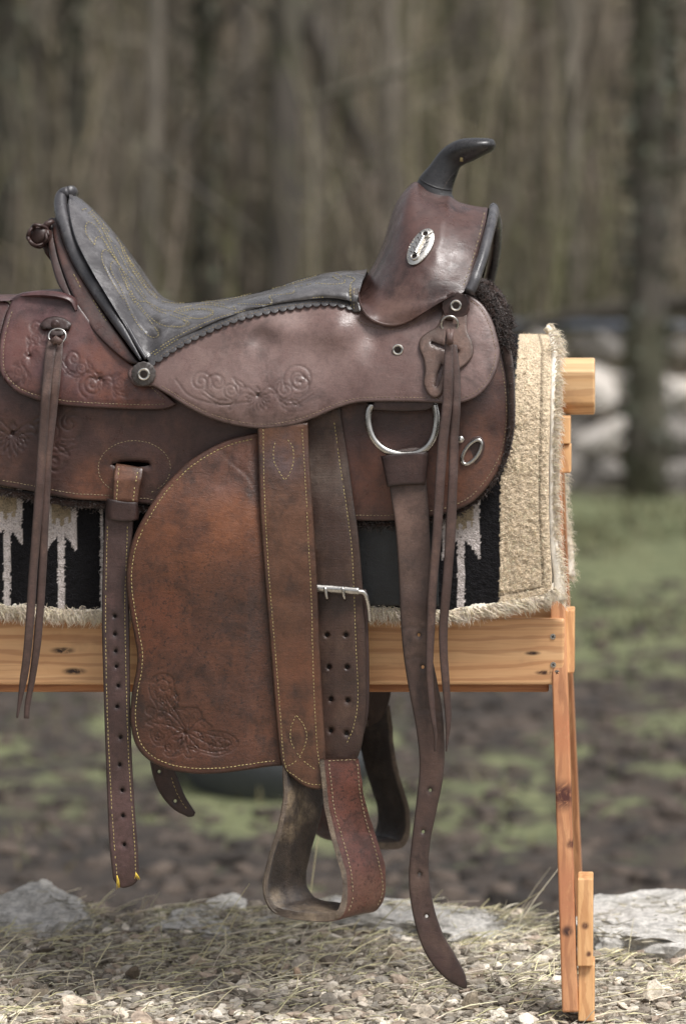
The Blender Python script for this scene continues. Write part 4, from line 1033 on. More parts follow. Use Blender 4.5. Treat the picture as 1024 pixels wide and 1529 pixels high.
# ---- off side: mirrored copies about the centre plane
def mirror_copy(o, dx=0., dz=0.):
    c = o.copy(); COL.objects.link(c); c.parent = SADDLE
    c.matrix_parent_inverse = WM[SADDLE.name].inverted()
    c.location = (dx, 2*YC, dz); c.scale = (1, -1, 1); return c
for o in list(SADDLE.children):
    k = o.name.split('.')[0]
    if k in ('skirt', 'rear_jockey', 'seat_jockey', 'rear_housing', 'cantle_back', 'cantle_welt', 'swell_lip', 'seat_edging'): mirror_copy(o)
    if k in ('fender', 'fender_strap', 'stirrup', 'stirrup_leather'): mirror_copy(o, 0, 0)

# ---- brown fleece lining
mb = MB()
fp = cr([(704, 430), (722, 446), (738, 474), (750, 506), (759, 545), (763, 590), (763, 640), (754, 684), (736, 718), (712, 746), (680, 766), (640, 776), (586, 782), (533, 783), (400, 780), (300, 771), (225, 760), (155, 754), (117, 752), (88, 748), (44, 740), (0, 733), (-60, 726)], step=4)
fy = np.interp(np.arange(len(fp)), [0, 12, 30, 55, 400], [.105, .09, .075, .064, .060])
fp3 = P(fp[:, 0], fp[:, 1], fy); tube(mb, fp3, [.012, .007, .0035, .003, .004, .005, .006, .006, .006], 8)
f2 = cr([(708, 426), (722, 428), (737, 442), (750, 464), (757, 488)], step=3); f23 = P(f2[:, 0], f2[:, 1], np.interp(np.arange(len(f2)), [0, 8, 30], [.20, .17, .14])); tube(mb, f23, [.011, .013, .013, .010, .006], 8)
f3 = (f23*[1, -1, 1]+[-.03, 2*YC, -.01]); tube(mb, f3, [.011, .013, .013, .010, .006], 8)
f4 = cr([(712, 434), (731, 454), (746, 486), (757, 530)], step=3); f43 = P(f4[:, 0], f4[:, 1], .125); tube(mb, f43, [.014, .014, .012, .008], 8)
def tufts(path, n, r, L, rad):
    b = []; d = []
    for _ in range(n):
        i = RNG.randint(len(path)); a = RNG.uniform(0, 6.28); u_ = np.array([math.cos(a), -abs(RNG.randn())*.8-.1, math.sin(a)]); u_ /= np.linalg.norm(u_)
        b.append(path[i]+u_*rad*.8+RNG.randn(3)*.0015); d.append(u_+RNG.randn(3)*.35)
    cc = [np.ones(3)*c_ for c_ in RNG.uniform(.6, 1.7, n)]
    strands(mb, b, d, L, r, curl=1.1, seg=5, cols=cc)
tufts(fp3[:26], 1300, .0012, .010, .009); tufts(fp3[26:95], 900, .0008, .0055, .003); tufts(fp3[95:], 1700, .0009, .008, .005)
tufts(f23, 700, .0012, .0095, .010); tufts(f43, 1100, .0013, .010, .012)
mb.build('fleece_lining', M['brownwool'], SADDLE)

# ================================================================ BLANKET
BL = empty('saddle_blanket', (0, YC, .96), 'black, white and beige striped saddle blanket with shaggy cream fleece edging, hanging under the saddle', 'blanket')
yzc = cr([(.078, .560), (.078, .62), (.079, .70), (.083, .78), (.090, .84), (.108, .91), (.142, .965), (.192, 1.005), (.235, 1.02), (.27, 1.0235)], step=.002)
def hem_py(x): return np.interp(x, [-80, 0, 88, 152, 400, 540, 600, 672, 745, 800, 815, 824, 840], [903, 904, 909, 911, 908, 906, 908, 911, 900, 890, 886, 878, 872])
def right_x(y): return np.interp(y, [480, 495, 520, 560, 620, 700, 760, 820, 860, 890], [806, 819, 825, 824, 823, 821, 821, 823, 826, 824])
def colour(x, y):
    x = x+1.6*vn(x, y, 3.2, 61, 2); y = y+1.6*vn(x, y, 3.5, 62, 2)
    tan = np.array(lin((222, 202, 174))); blk = np.array(lin((30, 29, 31))); wht = np.array(lin((206, 196, 192))); grey = np.array(lin((66, 70, 72))); br = np.array(lin((164, 148, 124)))
    c = np.tile(blk, (len(x), 1))
    bd = np.interp(y, [480, 560, 620, 672, 715, 900], [776, 770, 765, 760, 747, 745])
    c[x > bd] = tan
    c[(x > bd-1) & (y < 600) & (x < bd)] = grey
    for cx, ty in ((688, 700), (92, 700), (11, 700)):
        d = np.abs(x-cx); w = 27 if cx == 688 else 22
        yt = 822 if cx == 688 else (815 if cx == 92 else 806)
        bod = (d < w) & (y > ty) & (y < yt-12+ (d-w*.35)*1.05) & ((y < yt-6) | (d > w*.45))
        spike = (d < w+1) & (d > w*.4) & (y > ty) & (y < yt-14+(d-w*.4)*1.7)
        stem = (d < 5.2) & (y > yt-20)
        c[bod | spike | stem] = wht
        inn = (d < w*.66) & (y > ty) & (y < yt-36+ np.where((np.floor(x/6) % 2) > 0, 7, -3)-d*.4)
        c[inn] = br
    c[np.abs(x-152.5) < 2.2] = wht
    return c
mb = MB()
ux = np.r_[np.arange(-560, -40, 12.), np.arange(-40, 842, 2.1)]
nrow = len(yzc)//1
pos = []; colr = []; tl = []; skipf = []
for r_ in range(0, len(yzc)):
    Yv, z = yzc[r_]; pyc = 450+(H-z)*1000*D0/(D0+Yv)
    xx = ux.copy(); rx = right_x(np.array([pyc]))[0]; xx = np.minimum(-560+(ux+560)*(rx+560)/(842+560), 900)
    py = np.full_like(xx, pyc); 
    pos.append((xx, py, np.full_like(xx, Yv)))
PXb = np.array([p_[0] for p_ in pos]); PYb = np.array([p_[1] for p_ in pos]); YB = np.array([p_[2] for p_ in pos])
hp_ = hem_py(PXb); low = PYb > hp_
PYb = np.where(low, hp_+0*(PYb-hp_), PYb)          # gather rows beneath the hem line
fold = .004*vn(PXb, PYb*.4, 90, 71, 2)+.0012*vn(PXb, PYb, 5.5, 72, 3)+.0009*vn(PXb, PYb, 2.6, 73, 2)
tan_zone = PXb > np.interp(PYb, [480, 560, 620, 672, 715, 900], [776, 770, 765, 760, 747, 745])
fold = fold+np.where(tan_zone, .0011*vn(PXb, PYb, 4.0, 74, 2)+.0013*vn(PXb, PYb, 2.2, 75, 1), 0)
seam = np.exp(-((PXb-(right_x(PYb)-16))/1.8)**2)*(PYb < hp_-14)+np.exp(-((PYb-(hp_-11))/1.8)**2)*(PXb > 742)*(PXb < right_x(PYb)-14)
fold = fold+.0022*np.clip(seam, 0, 1)
edge = .008*np.clip((PXb-(right_x(PYb)-7))/7, 0, 1)**2
W_ = P(PXb, PYb, YB+fold+edge)
cc = colour(PXb.ravel(), PYb.ravel()); cc = cc*(1-.6*np.clip(seam.ravel(), 0, 1))[:, None]*(1+.18*vn(PXb.ravel(), PYb.ravel(), 9, 76, 3))[:, None]
dk = (cc.mean(1) < .03).astype(float)
rr_, cc_ = W_.shape[:2]
F = np.array(grid_faces(rr_, cc_)); lowf = low.reshape(-1)
F = F[~(lowf[F].all(1))]
mb.add(W_.reshape(-1, 3), [tuple(f_) for f_ in F], 0, cc, dk)
# off side, hanging a little further forward
sub = W_[::6, ::8].copy(); k_ = low[::6, ::8]
sub[..., 1] = 2*YC-sub[..., 1]; sub[..., 0] += .004*np.clip((1.0-sub[..., 2])/.3, 0, 1)
Fs = np.array(grid_faces(*sub.shape[:2])); Fs = Fs[~(k_.reshape(-1)[Fs].all(1))]
mb.add(sub.reshape(-1, 3), [tuple(f_[::-1]) for f_ in Fs], 0, colour(PXb[::6, ::8].ravel(), PYb[::6, ::8].ravel()), 0)
bl = mb.build('woven_cover', M['weave'], BL)
bvb = BVHTree.FromPolygons([Vector(v) for v in W_.reshape(-1, 3).tolist()], F.tolist())
# loose yarn loops on the beige band and white motifs
mb = MB(); b = []; d = []; cs = []
for _ in range(2600):
    if random.random() < .8: x = random.uniform(746, 822); y = random.uniform(490, 895)
    else:
        x = random.choice([random.uniform(662, 716), random.uniform(66, 112), random.uniform(0, 34), 152+random.uniform(-3, 3)]); y = random.uniform(745, 905)
    h_, n_ = ray(bvb, x, y)
    if h_ is None: continue
    b.append(h_+n_*.0002); a = random.uniform(0, 6.28); d.append(n_*.9+np.array([math.cos(a), 0, math.sin(a)])); c_ = colour(np.array([x*1.]), np.array([y*1.]))[0]; cs.append(np.clip(c_*random.uniform(.9, 1.5), 0, .9))
strands(mb, b, d, .0045, .00045, curl=1.0, seg=4, cols=cs)
fz = NT('yarn_fuzz'); fz.set(Base_Color=fz.attr('Col'), Roughness=.9)
mb.build('yarn_fuzz', fz.m, bl)
# black wear leather
o_p = ol([(500, 768), (597, 768), (655, 770)], [(655, 770), (655, 905)], [(655, 905), (597, 905), (500, 904)], [(500, 904), (500, 768)])
panel('wear_leather', o_p, lambda x, y: .070+.0012*vn(x, y, 60, 81), [M['patch'], M['thread']], BL, .004, 6)
# fleece underside and shaggy hem
mb = MB()
xs = np.arange(-560, 832, 7.)
rows = []
for t_, (dy, dz) in enumerate(((.004, 8), (.0, -2), (-.002, -9), (.004, -15), (.014, -14), (.018, 0), (.018, 60), (.018, 120))):
    hy = hem_py(xs)-dz*-1 if False else hem_py(xs)-dz
    rows.append(P(xs, hem_py(xs)+(-dz if dz > 0 else -dz*.75), .078+dy+.002*vn(xs, xs*0+t_*9, 12, 83)))
grid_mesh(mb, np.array(rows), 0, flip=False)
q = np.array(rows); q[..., 1] = 2*YC-q[..., 1]; q[..., 0] += .004; grid_mesh(mb, q, 0, flip=True)
ysd = np.arange(488, 900, 6.)      # right-hand edge roll
Yr = np.interp(450+(H-yzc[:, 1])*1000*D0/(D0+yzc[:, 0]), [0], [0]) if False else None
pyr = 450+(H-yzc[:, 1])*1000*D0/(D0+yzc[:, 0])
Yed = np.interp(ysd, pyr[::-1], yzc[::-1, 0])
ed = P(right_x(ysd)+2+np.interp(ysd, [800, 850, 900], [0, 4, 8]), ysd, Yed+.010)
tube(mb, ed, [.005, .006, .005, .005, .005, .006, .009, .011], 8)
e2 = ed.copy(); e2[:, 1] = 2*YC-e2[:, 1]; e2[:, 0] += .006*np.clip((1.0-e2[:, 2])/.3, 0, 1); tube(mb, e2, [.006, .006, .008, .008, .01, .012], 8)
b = []; d = []; cs = []
def cadd(p_, dr, lo=.82, hi=1.18):
    b.append(p_); d.append(dr); k = random.uniform(lo, hi); cs.append(np.array([k, k*random.uniform(.93, 1), k*random.uniform(.82, .98)]))
for _ in range(6200):
    x = random.uniform(-60, 832); lock = vn(np.array([x]), np.array([0.]), 7, 84, 2)[0]
    y = float(hem_py(x))+random.uniform(-1, 10)
    dr = np.array([.5*lock+random.uniform(-.25, .25)+.25*(x > 640), -.35+random.uniform(-.3, .3), -.8 if random.random() < .85 else .1])
    if x > 640: dr = np.array([.35+.6*lock, -.35, -.55+random.uniform(-.3, .3)])
    cadd(P(x, y, .076+random.uniform(0, .006)), dr)
for _ in range(1700):
    i = random.randrange(len(ed)); p_ = ed[i]+np.array([random.uniform(0, .004), random.uniform(-.004, .006), random.uniform(-.003, .003)])
    cadd(p_, np.array([.8+random.uniform(-.4, .4), -.5+random.uniform(-.5, .5), random.uniform(-.9, .5)]))
for _ in range(900):
    i = random.randrange(len(e2)); cadd(e2[i]+np.array([random.uniform(0, .004), random.uniform(-.006, .006), 0]), np.array([.8, random.uniform(-.9, .3), random.uniform(-1, .1)]))
for _ in range(70):   # tousled tuft at the top right corner
    cadd(P(random.uniform(818, 833), random.uniform(497, 528), random.uniform(.16, .22)), np.array([.7+random.uniform(-.4, .5), -.3, random.uniform(-.6, .9)]))
strands(mb, b, d, .0155, .0009, curl=.85, seg=6, cols=cs)
mb.build('cream_fleece', M['cream'], BL)
# ================================================================ TRESTLE
TR = empty('wooden_trestle', (0, YC, 0), 'varnished pine A-frame saddle trestle with long front rail and splayed knotty leg', 'saddle stand')
def plank(name, c, s, axis, R=None, mats=None, bev=.003, knots=(), screws=()):
    mb = MB(); n = 8 if axis is not None else 1
    box(mb, (0, 0, 0), s)
    o = mb.build(name, mats, None, smooth=False)
    me = o.data; m4 = (R.to_4x4() if R is not None else Matrix())
    o.data.transform(Matrix.Translation(c) @ m4); me.update()
    attach(o, TR); bevel(o, bev, 3); return o
wr_ = wood('rail_pine', 0, (222, 180, 134), (204, 154, 108), (164, 112, 74), ksc=(.5, .1, 1.7), knots=[(p3(96, 970, .11), .012, (40, 22, 14)), (p3(113, 1001, .11), .012, (40, 22, 14)), (p3(795, 974, .11), .008, (52, 28, 16)), (p3(812, 1003, .11), .009, (62, 34, 20))])
wl_ = wood('leg_pine', 2, (198, 146, 104), (172, 116, 78), (134, 86, 58), knots=[(p3(840, 1193, .03), .030, (70, 30, 20)), (p3(846, 1393, .0), .012, (48, 24, 18)), (p3(852, 1265, .02), .011, (80, 40, 26)), (p3(838, 1100, .05), .05, (172, 112, 76)), (p3(848, 1340, .0), .06, (170, 112, 78))])
wb_ = wood('beam_pine', 0, (228, 190, 144), (210, 164, 114), (178, 128, 84), knots=[])
we_ = wood('endgrain_pine', 2, (216, 170, 120), (196, 146, 96), (166, 112, 70), knots=[(p3(873, 1385, 0), .008, (90, 54, 34)), (p3(878, 1425, 0), .006, (90, 54, 34))])
# ridge beam, octagonal
bz0 = float(P(0, 620, .225)[2]); bz1 = float(P(0, 535, .25)[2]); bx1 = float(P(887, 570, .225)[0])
mb = MB(); prof = [(.225, bz0+.018), (.225, bz1-.020), (.247, bz1), (.293, bz1), (.315, bz1-.020), (.315, bz0+.018), (.297, bz0), (.243, bz0)]
vs = [(x, y, z) for x in (-1.0, bx1) for y, z in prof]
mb.add(vs, [tuple(range(8)), tuple(range(8, 16))[::-1]]+[(i, i+8, (i+1) % 8+8, (i+1) % 8) for i in range(8)])
o = mb.build('ridge_beam', wb_, TR, smooth=False); bevel(o, .003, 3)
def leg(x, side, zt=.885, w=.024, d=.045):
    top = Vector((x-.033, YC+side*.062, zt)); bot = Vector((x+.0, YC+side*.262, 0.012))
    ax_ = (top-bot); L = ax_.length; z_ = ax_.normalized(); x_ = Vector((1, 0, 0)); y_ = z_.cross(x_).normalized()
    R = Matrix((x_, y_, z_)).transposed()
    return plank('leg', (top+bot)/2, (w, d, L), 2, R, wl_)
lx = .339
for x in (lx, -.93):
    leg(x, -1); leg(x, 1)
# side rails
rz0 = float(P(0, 1022, .105)[2]); rz1 = float(P(0, 924, .105)[2]); rx1 = float(P(842, 0, .105)[0])
Yleg = lambda z: YC-(.062+.20*(.885-z)/.873)-.020
o = plank('side_rail', ((rx1-1.0)/2, .100+.011, (rz0+rz1)/2), (rx1+1.0, .022, rz1-rz0), 0, None, wr_, .004)
plank('side_rail', ((rx1-1.0)/2, 2*YC-.111, (rz0+rz1)/2), (rx1+1.0, .022, rz1-rz0), 0, None, wr_, .004)
wd_ = wood('batten_pine', 0, (186, 130, 84), (160, 106, 68), (128, 80, 50))
plank('batten', ((float(P(819, 0, .14)[0])-1.0)/2, .137, rz0-.001), (float(P(819, 0, .14)[0])+1.0, .022, .028), 0, None, wd_, .003)
# end boards on the outside of the legs (their end grain faces us)
def endboard(x, py0, py1, z_off=0, w=.024, Y0=None, ex=0.):
    for_ = []
    zc = lambda py, Y: float(P(0, py, Y)[2])
    Yn = Y0; z1 = zc(py0, Yn); z0 = zc(py1, Yn); zm = (z0+z1)/2
    hw = YC-Yn
    dx = .0
    slope = .20/.873
    mb = MB(); a = hw-slope*(z1-zm); b_ = hw+slope*(zm-z0)*1
    xa = x; xb = x+w
    vs = [(xx, YC+s*hh, z) for xx in (xa, xb) for (s, hh, z) in ((1, -b_, z0), (1, -a, z1), (1, .052-a, z1), (1, .052-b_, z0))]
    mb.add(vs, [(0, 1, 2, 3), (7, 6, 5, 4), (0, 4, 5, 1), (1, 5, 6, 2), (2, 6, 7, 3), (3, 7, 4, 0)])
    o = mb.build('cleat', we_, TR, smooth=False); bevel(o, .0025, 3)
    return o
for sx_, base in ((1, lx+.0125),):
    endboard(base-.002+.001, 1442, 1523, Y0=.0, w=.0245); endboard(base-.0035+.001, 1315, 1440, Y0=.012, w=.0235)
    endboard(float(P(841, 0, .12)[0])+.002, 912, 1004, Y0=.12, w=.0145); endboard(float(P(829, 0, .19)[0])+.001, 664, 706, Y0=.185, w=.023); endboard(float(P(829, 0, .19)[0])-.000, 622, 663, Y0=.19, w=.023)
endboard(-.93-.036, 1315, 1523, Y0=.005); endboard(-.93-.036, 912, 1004, Y0=.12)
rail_o = bpy.data.objects['side_rail']
for (x, y) in ((825, 950.5), (825.5, 992.5), (831, 1004.5)):
    mb = MB(); c = P(x, y, .0998); disc(mb, c, .0045, .0012, 0, 18); box(mb, c+[0, -.0016, 0], (.005, .0006, .0011), 1, Matrix.Rotation(.5, 3, 'Y')); box(mb, c+[0, -.0017, 0], (.0011, .0006, .005), 1, Matrix.Rotation(.5, 3, 'Y'))
    mb.build('screw', [M['steel'], M['hole']], rail_o, auto=40)

# ================================================================ GROUND
def ledge_edge(X):   # how far back the gravel reaches
    px = CX+(X-OX)*1000*D0/4.6
    return .655+.03*vn(X, X*0, .25, 91, 3)-.03*np.exp(-((px-160)/45)**2)-.10*np.exp(-((px-822)/30)**2)
def gz(X, Y):
    z = .010*vn(X, Y, .22, 92, 3)+.006*vn(X, Y, .05, 93, 3)+.012*np.clip((Y-.3)/.3, 0, 1)
    return z
mb = MB()
X_ = np.linspace(-2.2, 2.2, 440); s_ = np.linspace(0, 1, 150)
XX, SS = np.meshgrid(X_, s_)
le = ledge_edge(XX)
YY = np.where(SS < .8, -4.6+(le+4.6)*(1-(1-SS/.8)**2.2), le+.30*((SS-.8)/.2)**1.0)
drop = np.clip((YY-le)/.30, 0, 1)
ZZ = gz(XX, YY)-.62*drop**.8+.02*vn(XX, YY*3, .06, 94, 3)*(drop > 0)
ZZ -= .02*np.clip((-YY)/4, 0, 1)
def gravelmat():
    m = NT('gravel_ground'); v = m.voro(85, feat='F1', out='Color'); vd = m.voro(85)
    n = m.noise(14, 5, .7); fine = m.noise(260, 4, .75)
    c = m.mix(m.rng(n, .35, .65), lin((190, 181, 168)), lin((158, 149, 135)))
    sep = m.n('SeparateColor'); m.l(v, sep.inputs[0])
    c = m.mix(m.math('MULTIPLY', sep.outputs[0], .5), c, lin((206, 198, 184)))
    c = m.mix(m.rng(vd, .35, .75), c, lin((104, 94, 80)))
    c = m.mix(m.math('MULTIPLY', m.rng(fine, .45, .7), .5), c, lin((190, 182, 162)))
    b = m.bump(vd, .6, .01); m.set(Base_Color=c, Roughness=.95, Normal=m.bump(fine, .6, .004, b)); return m.m
M['gravel'] = gravelmat()
grid_mesh(mb, np.stack([XX, YY, ZZ], -1), 0)
tag(mb.build('gravel_ground', M['gravel']), 'pale gravel ground under the trestle', None, None, 'structure'); del COL.objects['gravel_ground']['label']
def stonemat(name, vc=True, base=(214, 206, 194)):
    m = NT(name); n = m.noise(70, 5, .7); n2 = m.noise(9, 5, .7); f_ = m.noise(500, 3, .7)
    c = m.mix(m.rng(n, .3, .7), lin(base), lin(tuple(x*.74 for x in base)))
    c = m.mix(m.math('MULTIPLY', m.rng(n2, .5, .68), .55), c, lin((150, 144, 130)))
    if vc: c = m.mix(1.0, c, m.attr('Col'), 'MULTIPLY')
    else:
        ck = m.noise(26, 7, .8, vec=m.mapr((1, 1, 3.2), (0, .25, 0)), dist=1.5); c = m.mix(m.math('MULTIPLY', m.rng(ck, .5, .62), .35), c, lin((104, 98, 84))); ms = m.noise(6, 5, .75, vec=m.mapr(loc=(2, 5, 1))); c = m.mix(m.math('MULTIPLY', m.rng(ms, .54, .66), .2), c, lin((96, 92, 66))); n = ck
    m.set(Base_Color=c, Roughness=.9, Normal=m.bump(f_, .6, .003, m.bump(n, .9, .012 if not vc else .006))); return m.m
M['stone'] = stonemat('gravel_stone'); M['rock'] = stonemat('limestone', False, (246, 241, 233))
ICO = []
for k in range(8):
    import bmesh
    bm = bmesh.new(); bmesh.ops.create_icosphere(bm, subdivisions=2 if k < 4 else 1, radius=1)
    v = np.array([x.co for x in bm.verts]); f_ = [tuple(y.index for y in x.verts) for x in bm.faces]; bm.free()
    for _ in range(11):       # chip flat facets
        n_ = RNG.randn(3); n_ /= np.linalg.norm(n_); h_ = RNG.uniform(.38, .72); dd_ = v@n_; v -= np.outer(np.clip(dd_-h_, 0, None), n_)
    v += RNG.randn(*v.shape)*.02; v /= np.abs(v).max(0)*.9; ICO.append((v, f_))
def stone(mb, p_, r_, k, col, flat=.5):
    v, f_ = ICO[k]; a = RNG.uniform(0, 6.28); c_, s__ = math.cos(a), math.sin(a)
    sc_ = np.array([r_*RNG.uniform(.8, 1.4), r_*RNG.uniform(.7, 1.1), r_*flat*RNG.uniform(.7, 1.3)])
    w = v*sc_; t = RNG.uniform(-.4, .4); R = np.array([[c_, -s__, 0], [s__, c_, 0], [0, 0, 1]])@np.array([[math.cos(t), 0, math.sin(t)], [0, 1, 0], [-math.sin(t), 0, math.cos(t)]])
    mb.add(w@R.T+np.array(p_), f_, 0, col)
mb = MB()
PAL = [lin(c) for c in ((214, 207, 198), (178, 169, 157), (150, 142, 130), (196, 184, 170), (180, 160, 144), (134, 126, 115), (230, 227, 221), (164, 161, 157), (112, 102, 91))]
NS = 15000; XS = RNG.uniform(-1.05, .95, NS); YM = ledge_edge(XS); YS = -.3+RNG.rand(NS)*(YM+.32); ZS = gz(XS, YS)
for i in range(NS):
    x = XS[i]; y = YS[i]; far = np.clip((y-.25)/.35, 0, 1)
    if RNG.rand() < far*.45: continue
    r_ = .0026+.0095*RNG.rand()**2.8+(.006 if RNG.rand() < .03 else 0)
    c_ = np.array(PAL[RNG.randint(len(PAL))])*RNG.uniform(.8, 1.3)*1.8; c_ = c_*.55+c_.mean()*.45
    z = ZS[i]
    stone(mb, (x, y, z+r_*.3), r_, (RNG.randint(4) if r_ > .009 else 4+RNG.randint(4)), c_)
o = mb.build('gravel', M['stone'], smooth=False); tag(o, 'loose pale gravel spread over the ground', 'gravel', None, 'stuff')
# larger single stones
BS = [('pale angular stone', 650, 1418, 20, 0), ('flat white stone', 590, 1442, 15, 6)]
big = [(590, 1436, .018, 1, 'buff angular stone lying straight below the tail of the stirrup'), (765, 1424, .017, 6, 'white flat stone between the latigo tip and the trestle leg, upper of two'), (806, 1441, .015, 6, 'white flat stone just left of the trestle leg foot, lower of two'),
       (450, 1445, .017, 7, 'grey rounded stone under the stirrup, half sunk in straw'), (492, 1498, .015, 7, 'grey upright stone near the bottom middle of the gravel'), (107, 1511, .020, 0, 'pale grey stone at the bottom left of the gravel'), (958, 1410, .013, 6, 'small white stone in front of the right-hand rock'),
       (295, 1440, .015, 3, 'pinkish white stone in straw left of the stirrup'), (388, 1400, .010, 0, 'small pale stone high on the gravel behind the straw'), (975, 1490, .024, 6, 'large whitish stone at the right end of the gravel'), (628, 1516, .018, 0, 'pale stone at the bottom edge below the latigo'),
       (60, 1490, .015, 2, 'dull grey-brown stone near the left edge of the gravel'), (200, 1458, .014, 8, 'dark brown stone on the left part of the gravel'), (445, 1458, .013, 4, 'reddish flat stone beside the grey rounded stone'), (700, 1500, .017, 2, 'grey stone right of the latigo tip near the bottom')]
for (px_, py_, r_, ci, lab) in big:
    Yg = H*1000*D0/(py_-450)-D0; p_ = P(px_, py_, Yg); mb = MB(); RNG.seed(int(px_))
    stone(mb, (0, 0, 0), r_, RNG.randint(4), np.array(PAL[ci])*1.9, .75)
    o = mb.build('stone', M['stone'], smooth=False); o.location = (p_[0], p_[1], r_*.30); tag(o, lab, 'stone', 'larger stones lying on the gravel')
# straw
RNG.seed(5)
mb = MB()
NS = 7000; XS = RNG.uniform(-1, .9, NS); YS = -.15+RNG.rand(NS)*(ledge_edge(XS)+.18); ZS = gz(XS, YS); VS = vn(XS, YS, .18, 97, 2)
for i in range(NS):
    x = XS[i]; y = YS[i]
    if RNG.rand() > .25+.75*np.clip((y-.05)/.3, 0, 1)*np.clip(.6+VS[i]*1.2, 0, 1): continue
    L = RNG.uniform(.008, .05) if RNG.rand() < .93 else RNG.uniform(.06, .16); a = RNG.normal(0, .9); up_z = RNG.uniform(0, .25) if RNG.rand() < .9 else RNG.uniform(.5, 1.6)
    d_ = np.array([math.cos(a), math.sin(a)*.8, up_z]); d_ /= np.linalg.norm(d_)
    z = ZS[i]; p0 = np.array([x, y, z+.006]); m_ = p0+d_*L*.5+np.array([0, RNG.randn()*.003, .002]); e = p0+d_*L-np.array([0, 0, L*.03])
    r_ = RNG.uniform(.0005, .0011); c_ = np.array(lin((226, 219, 198)))*RNG.uniform(.5, 1.15); c_ = c_*[1, RNG.uniform(.93, 1.03), RNG.uniform(.7, 1)]
    tube(mb, [p0, m_, e], [r_, r_, r_*.6], 4, col=c_, caps=False)
# fine chaff
NS = 14000; XS = RNG.uniform(-1, .9, NS); YS = -.1+RNG.rand(NS)*(ledge_edge(XS)+.12); ZS = gz(XS, YS)
for i in range(NS):
    x = XS[i]; y = YS[i]
    if RNG.rand() > .3+.7*np.clip((y-.1)/.3, 0, 1): continue
    a = RNG.uniform(0, 6.28); L = RNG.uniform(.004, .014); z = ZS[i]; p0 = np.array([x, y, z+.004]); e = p0+np.array([math.cos(a)*L, math.sin(a)*L, RNG.uniform(0, .6)*L])
    c_ = np.array(lin((208, 199, 180)))*RNG.uniform(.28, 1.15); tube(mb, [p0, e], [.0006, .0004], 3, col=c_, caps=False)
fzs = NT('straw'); fzs.set(Base_Color=fzs.attr('Col'), Roughness=.8)
tag(mb.build('straw', fzs.m), 'scattered dry straw and chaff on the gravel', 'straw', None, 'stuff')
# rock outcrops at the rim of the gravel
RV = []
def rock(name, px_, py_top, wpx, hpx, Y, lab, seed, skew=0.):
    bm = bmesh.new(); bmesh.ops.create_icosphere(bm, subdivisions=5, radius=1); k = (D0+Y)/D0/1000
    v = np.array([x.co for x in bm.verts]); f_ = [tuple(y.index for y in x.verts) for x in bm.faces]; bm.free()
    rs = np.random.RandomState(seed)
    for _ in range(22):
        n_ = rs.randn(3); n_[2] *= .7; n_ /= np.linalg.norm(n_); h_ = rs.uniform(.55, .85); dd_ = v@n_; v -= np.outer(np.clip(dd_-h_, 0, None), n_)
    nz = np.array([mnoise.fractal(Vector((q_*[2.6, 2.6, 4]+seed).tolist()), .55, 2.2, 8) for q_ in v]); v = v*(1+.15*nz[:, None])
    v[:, 2] = np.where(v[:, 2] > .45, .45+(v[:, 2]-.45)*.45, v[:, 2]); v /= v[:, 2].max()
    top = P(px_, py_top, Y); sx_ = wpx*k/2; base = -.05
    w = v*[sx_, .16, (top[2]-base)]; w[:, 0] += skew*w[:, 2]; w += [top[0], Y+.08, base]
    RV.append(w[(w[:, 2] > -.01) & (w[:, 1] < Y+.15)]); mb = MB(); mb.add(w, f_); o = mb.build('limestone_rock', M['rock'], smooth=True, auto=28); tag(o, lab, 'rock', 'limestone rocks along the back rim of the gravel'); return o
rock('r', 22, 1344, 250, 60, .52, 'pale limestone rock at the left end of the gravel rim, the tallest on that side', 3)
rock('r', 310, 1369, 170, 30, .56, 'low pale limestone rock behind the straw, between the left rock and the stirrup', 5)
rock('r', 555, 1358, 330, 40, .56, 'broad pale limestone rock directly behind the stirrup tread', 8)
rock('r', 708, 1362, 220, 40, .50, 'mossy grey limestone rock just left of the trestle leg', 12)
rock('r', 1010, 1360, 250, 60, .47, 'whitish limestone rock right of the trestle foot at the picture edge', 21)

mb = MB(); RNG.seed(31)
rv = np.vstack(RV); top_ = rv[RNG.randint(0, len(rv), 1700)]
for q in top_:
    if vn(q[:1], q[1:2], .09, 141, 2)[0] < -.15 or abs(q[0]) > 1.1: continue
    a = RNG.uniform(0, 6.28); L = RNG.uniform(.006, .03); c_ = np.array(lin((214, 205, 182)))*RNG.uniform(.25, 1.1)
    tube(mb, [q+[0, 0, .001], q+[math.cos(a)*L, -abs(math.sin(a))*L, .003+RNG.uniform(-.3, .35)*L]], [.0009, .0006], 3, col=c_, caps=False)
tag(mb.build('chaff', fzs.m), 'straw crumbs caught on the limestone rocks', 'straw', None, 'stuff')

